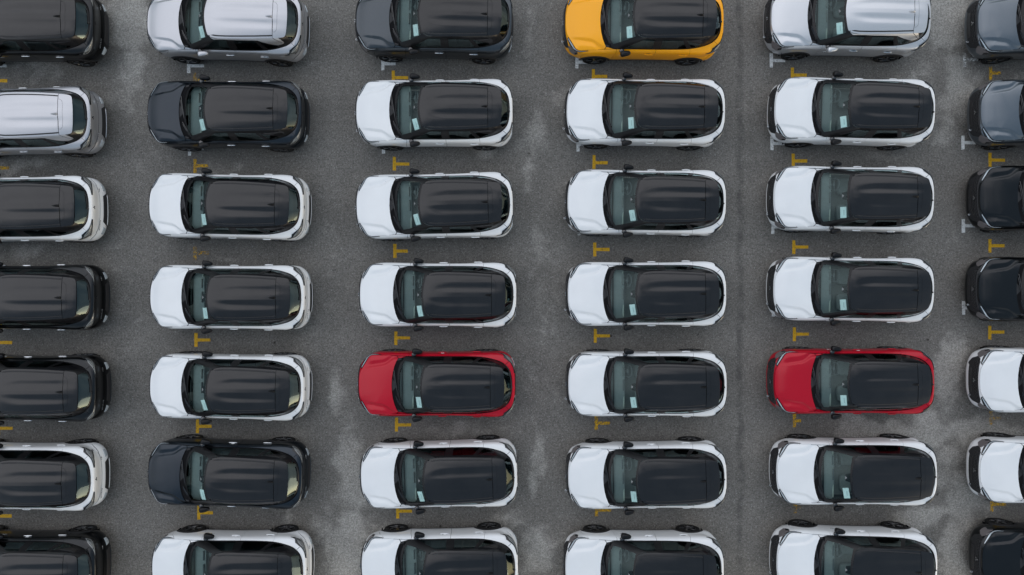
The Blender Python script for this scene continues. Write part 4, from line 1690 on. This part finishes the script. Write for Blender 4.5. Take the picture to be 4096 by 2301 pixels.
YEL = [road_paint("yellow road paint %d" % k, (.76, .43, .008), w_) for k, w_ in enumerate((.10, .30, .48))]
WHI = [road_paint("white road paint %d" % k, (.78, .79, .78), w_) for k, w_ in enumerate((.12, .40, .48))]


def tmark(i, j, xl, ytop, ystem, xend, mats, wear=0, wb=24.0, ln=104.0, ws_=24.0):
    """T shaped bay mark: cross bar left edge xl, top ytop; stem centre line ystem running to xend"""
    r_ = random.Random(int(xl * 7 + ytop))
    px0, py0 = tile(i, j, xl, ytop)
    px1, py1 = tile(i, j, xl + wb, ytop + ln)
    ps, pe = tile(i, j, xend, ystem)[0], tile(i, j, xend, ystem)[1]
    x0, y1 = world_xy(px0, py0, 0)
    x1, y0 = world_xy(px1, py1, 0)
    xe, yc = world_xy(ps, pe, 0)
    hw = ws_ / TS / s_at(0) / 2
    jt = lambda: r_.uniform(-.006, .006)
    ox, oy = (x0 + x1) / 2, yc
    pts = [(x0 + jt(), y0 + jt()), (x1 + jt(), y0 + jt()), (x1, yc - hw), (xe + jt(), yc - hw + jt()), (xe + jt(), yc + hw + jt()), (x1, yc + hw), (x1 + jt(), y1 + jt()), (x0 + jt(), y1 + jt())]
    base = np.array(pts) - (ox, oy)
    me = bpy.data.meshes.new("bay_mark")
    n_ = len(base)
    # thin film of paint: top face and edges, 4 mm above the asphalt
    vs = [(x, y, .0045) for x, y in base] + [(x, y, .0005) for x, y in base]
    fs = [tuple(range(n_))] + [(k, k + n_, (k + 1) % n_ + n_, (k + 1) % n_) for k in range(n_)]
    me.from_pydata(vs, [], fs)
    me.materials.append(mats[wear])
    o = bpy.data.objects.new("yellow_bay_mark" if mats is YEL else "white_bay_mark", me)
    COL.objects.link(o)
    o.parent = ground
    o.location = (ox, oy, 0)


for a_ in [(0, 0, -67, 558, 610, 55, 0), (0, 0, -52, 1216, 1268, 70, 1), (0, 1, -30, 1086, 1138, 92, 0), (0, 2, -25, 286, 338, 97, 0), (0, 2, -32, 948, 1000, 90, 0),
           (0, 0, 1455, 548, 602, 1560, 2), (0, 0, 1459, 1200, 1252, 1570, 1), (0, 1, 1460, 413, 463, 1575, 2), (0, 1, 1467, 1066, 1119, 1586, 0),
           (0, 2, 1478, 272, 323, 1597, 0), (0, 2, 1487, 923, 975, 1608, 0),
           (1, 0, 378, 533, 587, 503, 0), (1, 0, 387, 1183, 1238, 511, 0), (1, 1, 391, 395, 448, 500, 0), (1, 1, 398, 1053, 1103, 518, 0),
           (1, 2, 403, 258, 313, 525, 0), (1, 2, 412, 914, 963, 533, 0),
           (1, 0, 1888, 521, 577, 2006, 0), (1, 0, 1893, 1170, 1228, 2008, 0), (1, 1, 1898, 384, 436, 2022, 0), (1, 1, 1902, 1035, 1088, 2025, 0),
           (1, 2, 1910, 248, 300, 2025, 1), (1, 2, 1912, 899, 955, 2035, 1),
           (2, 0, 816, 510, 567, 937, 0), (2, 0, 823, 1159, 1215, 940, 0), (2, 1, 828, 367, 418, 948, 0), (2, 1, 832, 1023, 1075, 953, 0),
           (2, 2, 833, 228, 282, 893, 1), (2, 2, 837, 876, 930, 890, 2),
           (2, 0, 2312, 502, 552, 2400, 1), (2, 0, 2307, 1153, 1208, 2432, 0), (2, 1, 2306, 356, 408, 2430, 0), (2, 1, 2305, 1011, 1060, 2428, 0),
           (2, 2, 2314, 206, 260, 2400, 2), (2, 2, 2321, 862, 912, 2440, 1)]:
    tmark(*a_[:6], YEL, a_[6])
for a_ in [(0, 0, -75, 445, 497, 50, 0), (0, 0, 1412, 448, 497, 1538, 0), (0, 0, 1418, 1071, 1122, 1540, 0), (1, 0, 300, 427, 481, 410, 0), (1, 0, 305, 1057, 1108, 420, 0),
           (1, 0, 1764, 412, 470, 1880, 0), (1, 0, 1772, 1039, 1090, 1890, 0), (1, 1, 1778, 226, 277, 1890, 1),
           (2, 0, 658, 405, 457, 775, 0), (2, 0, 663, 1030, 1083, 780, 0), (2, 1, 670, 215, 266, 790, 0), (2, 1, 674, 838, 890, 790, 0),
           (2, 0, 2115, 400, 450, 2228, 1), (2, 0, 2103, 1024, 1077, 2212, 0), (2, 1, 2107, 205, 257, 2220, 0), (2, 1, 2108, 825, 877, 2220, 0)]:
    tmark(*a_[:6], WHI, a_[6])
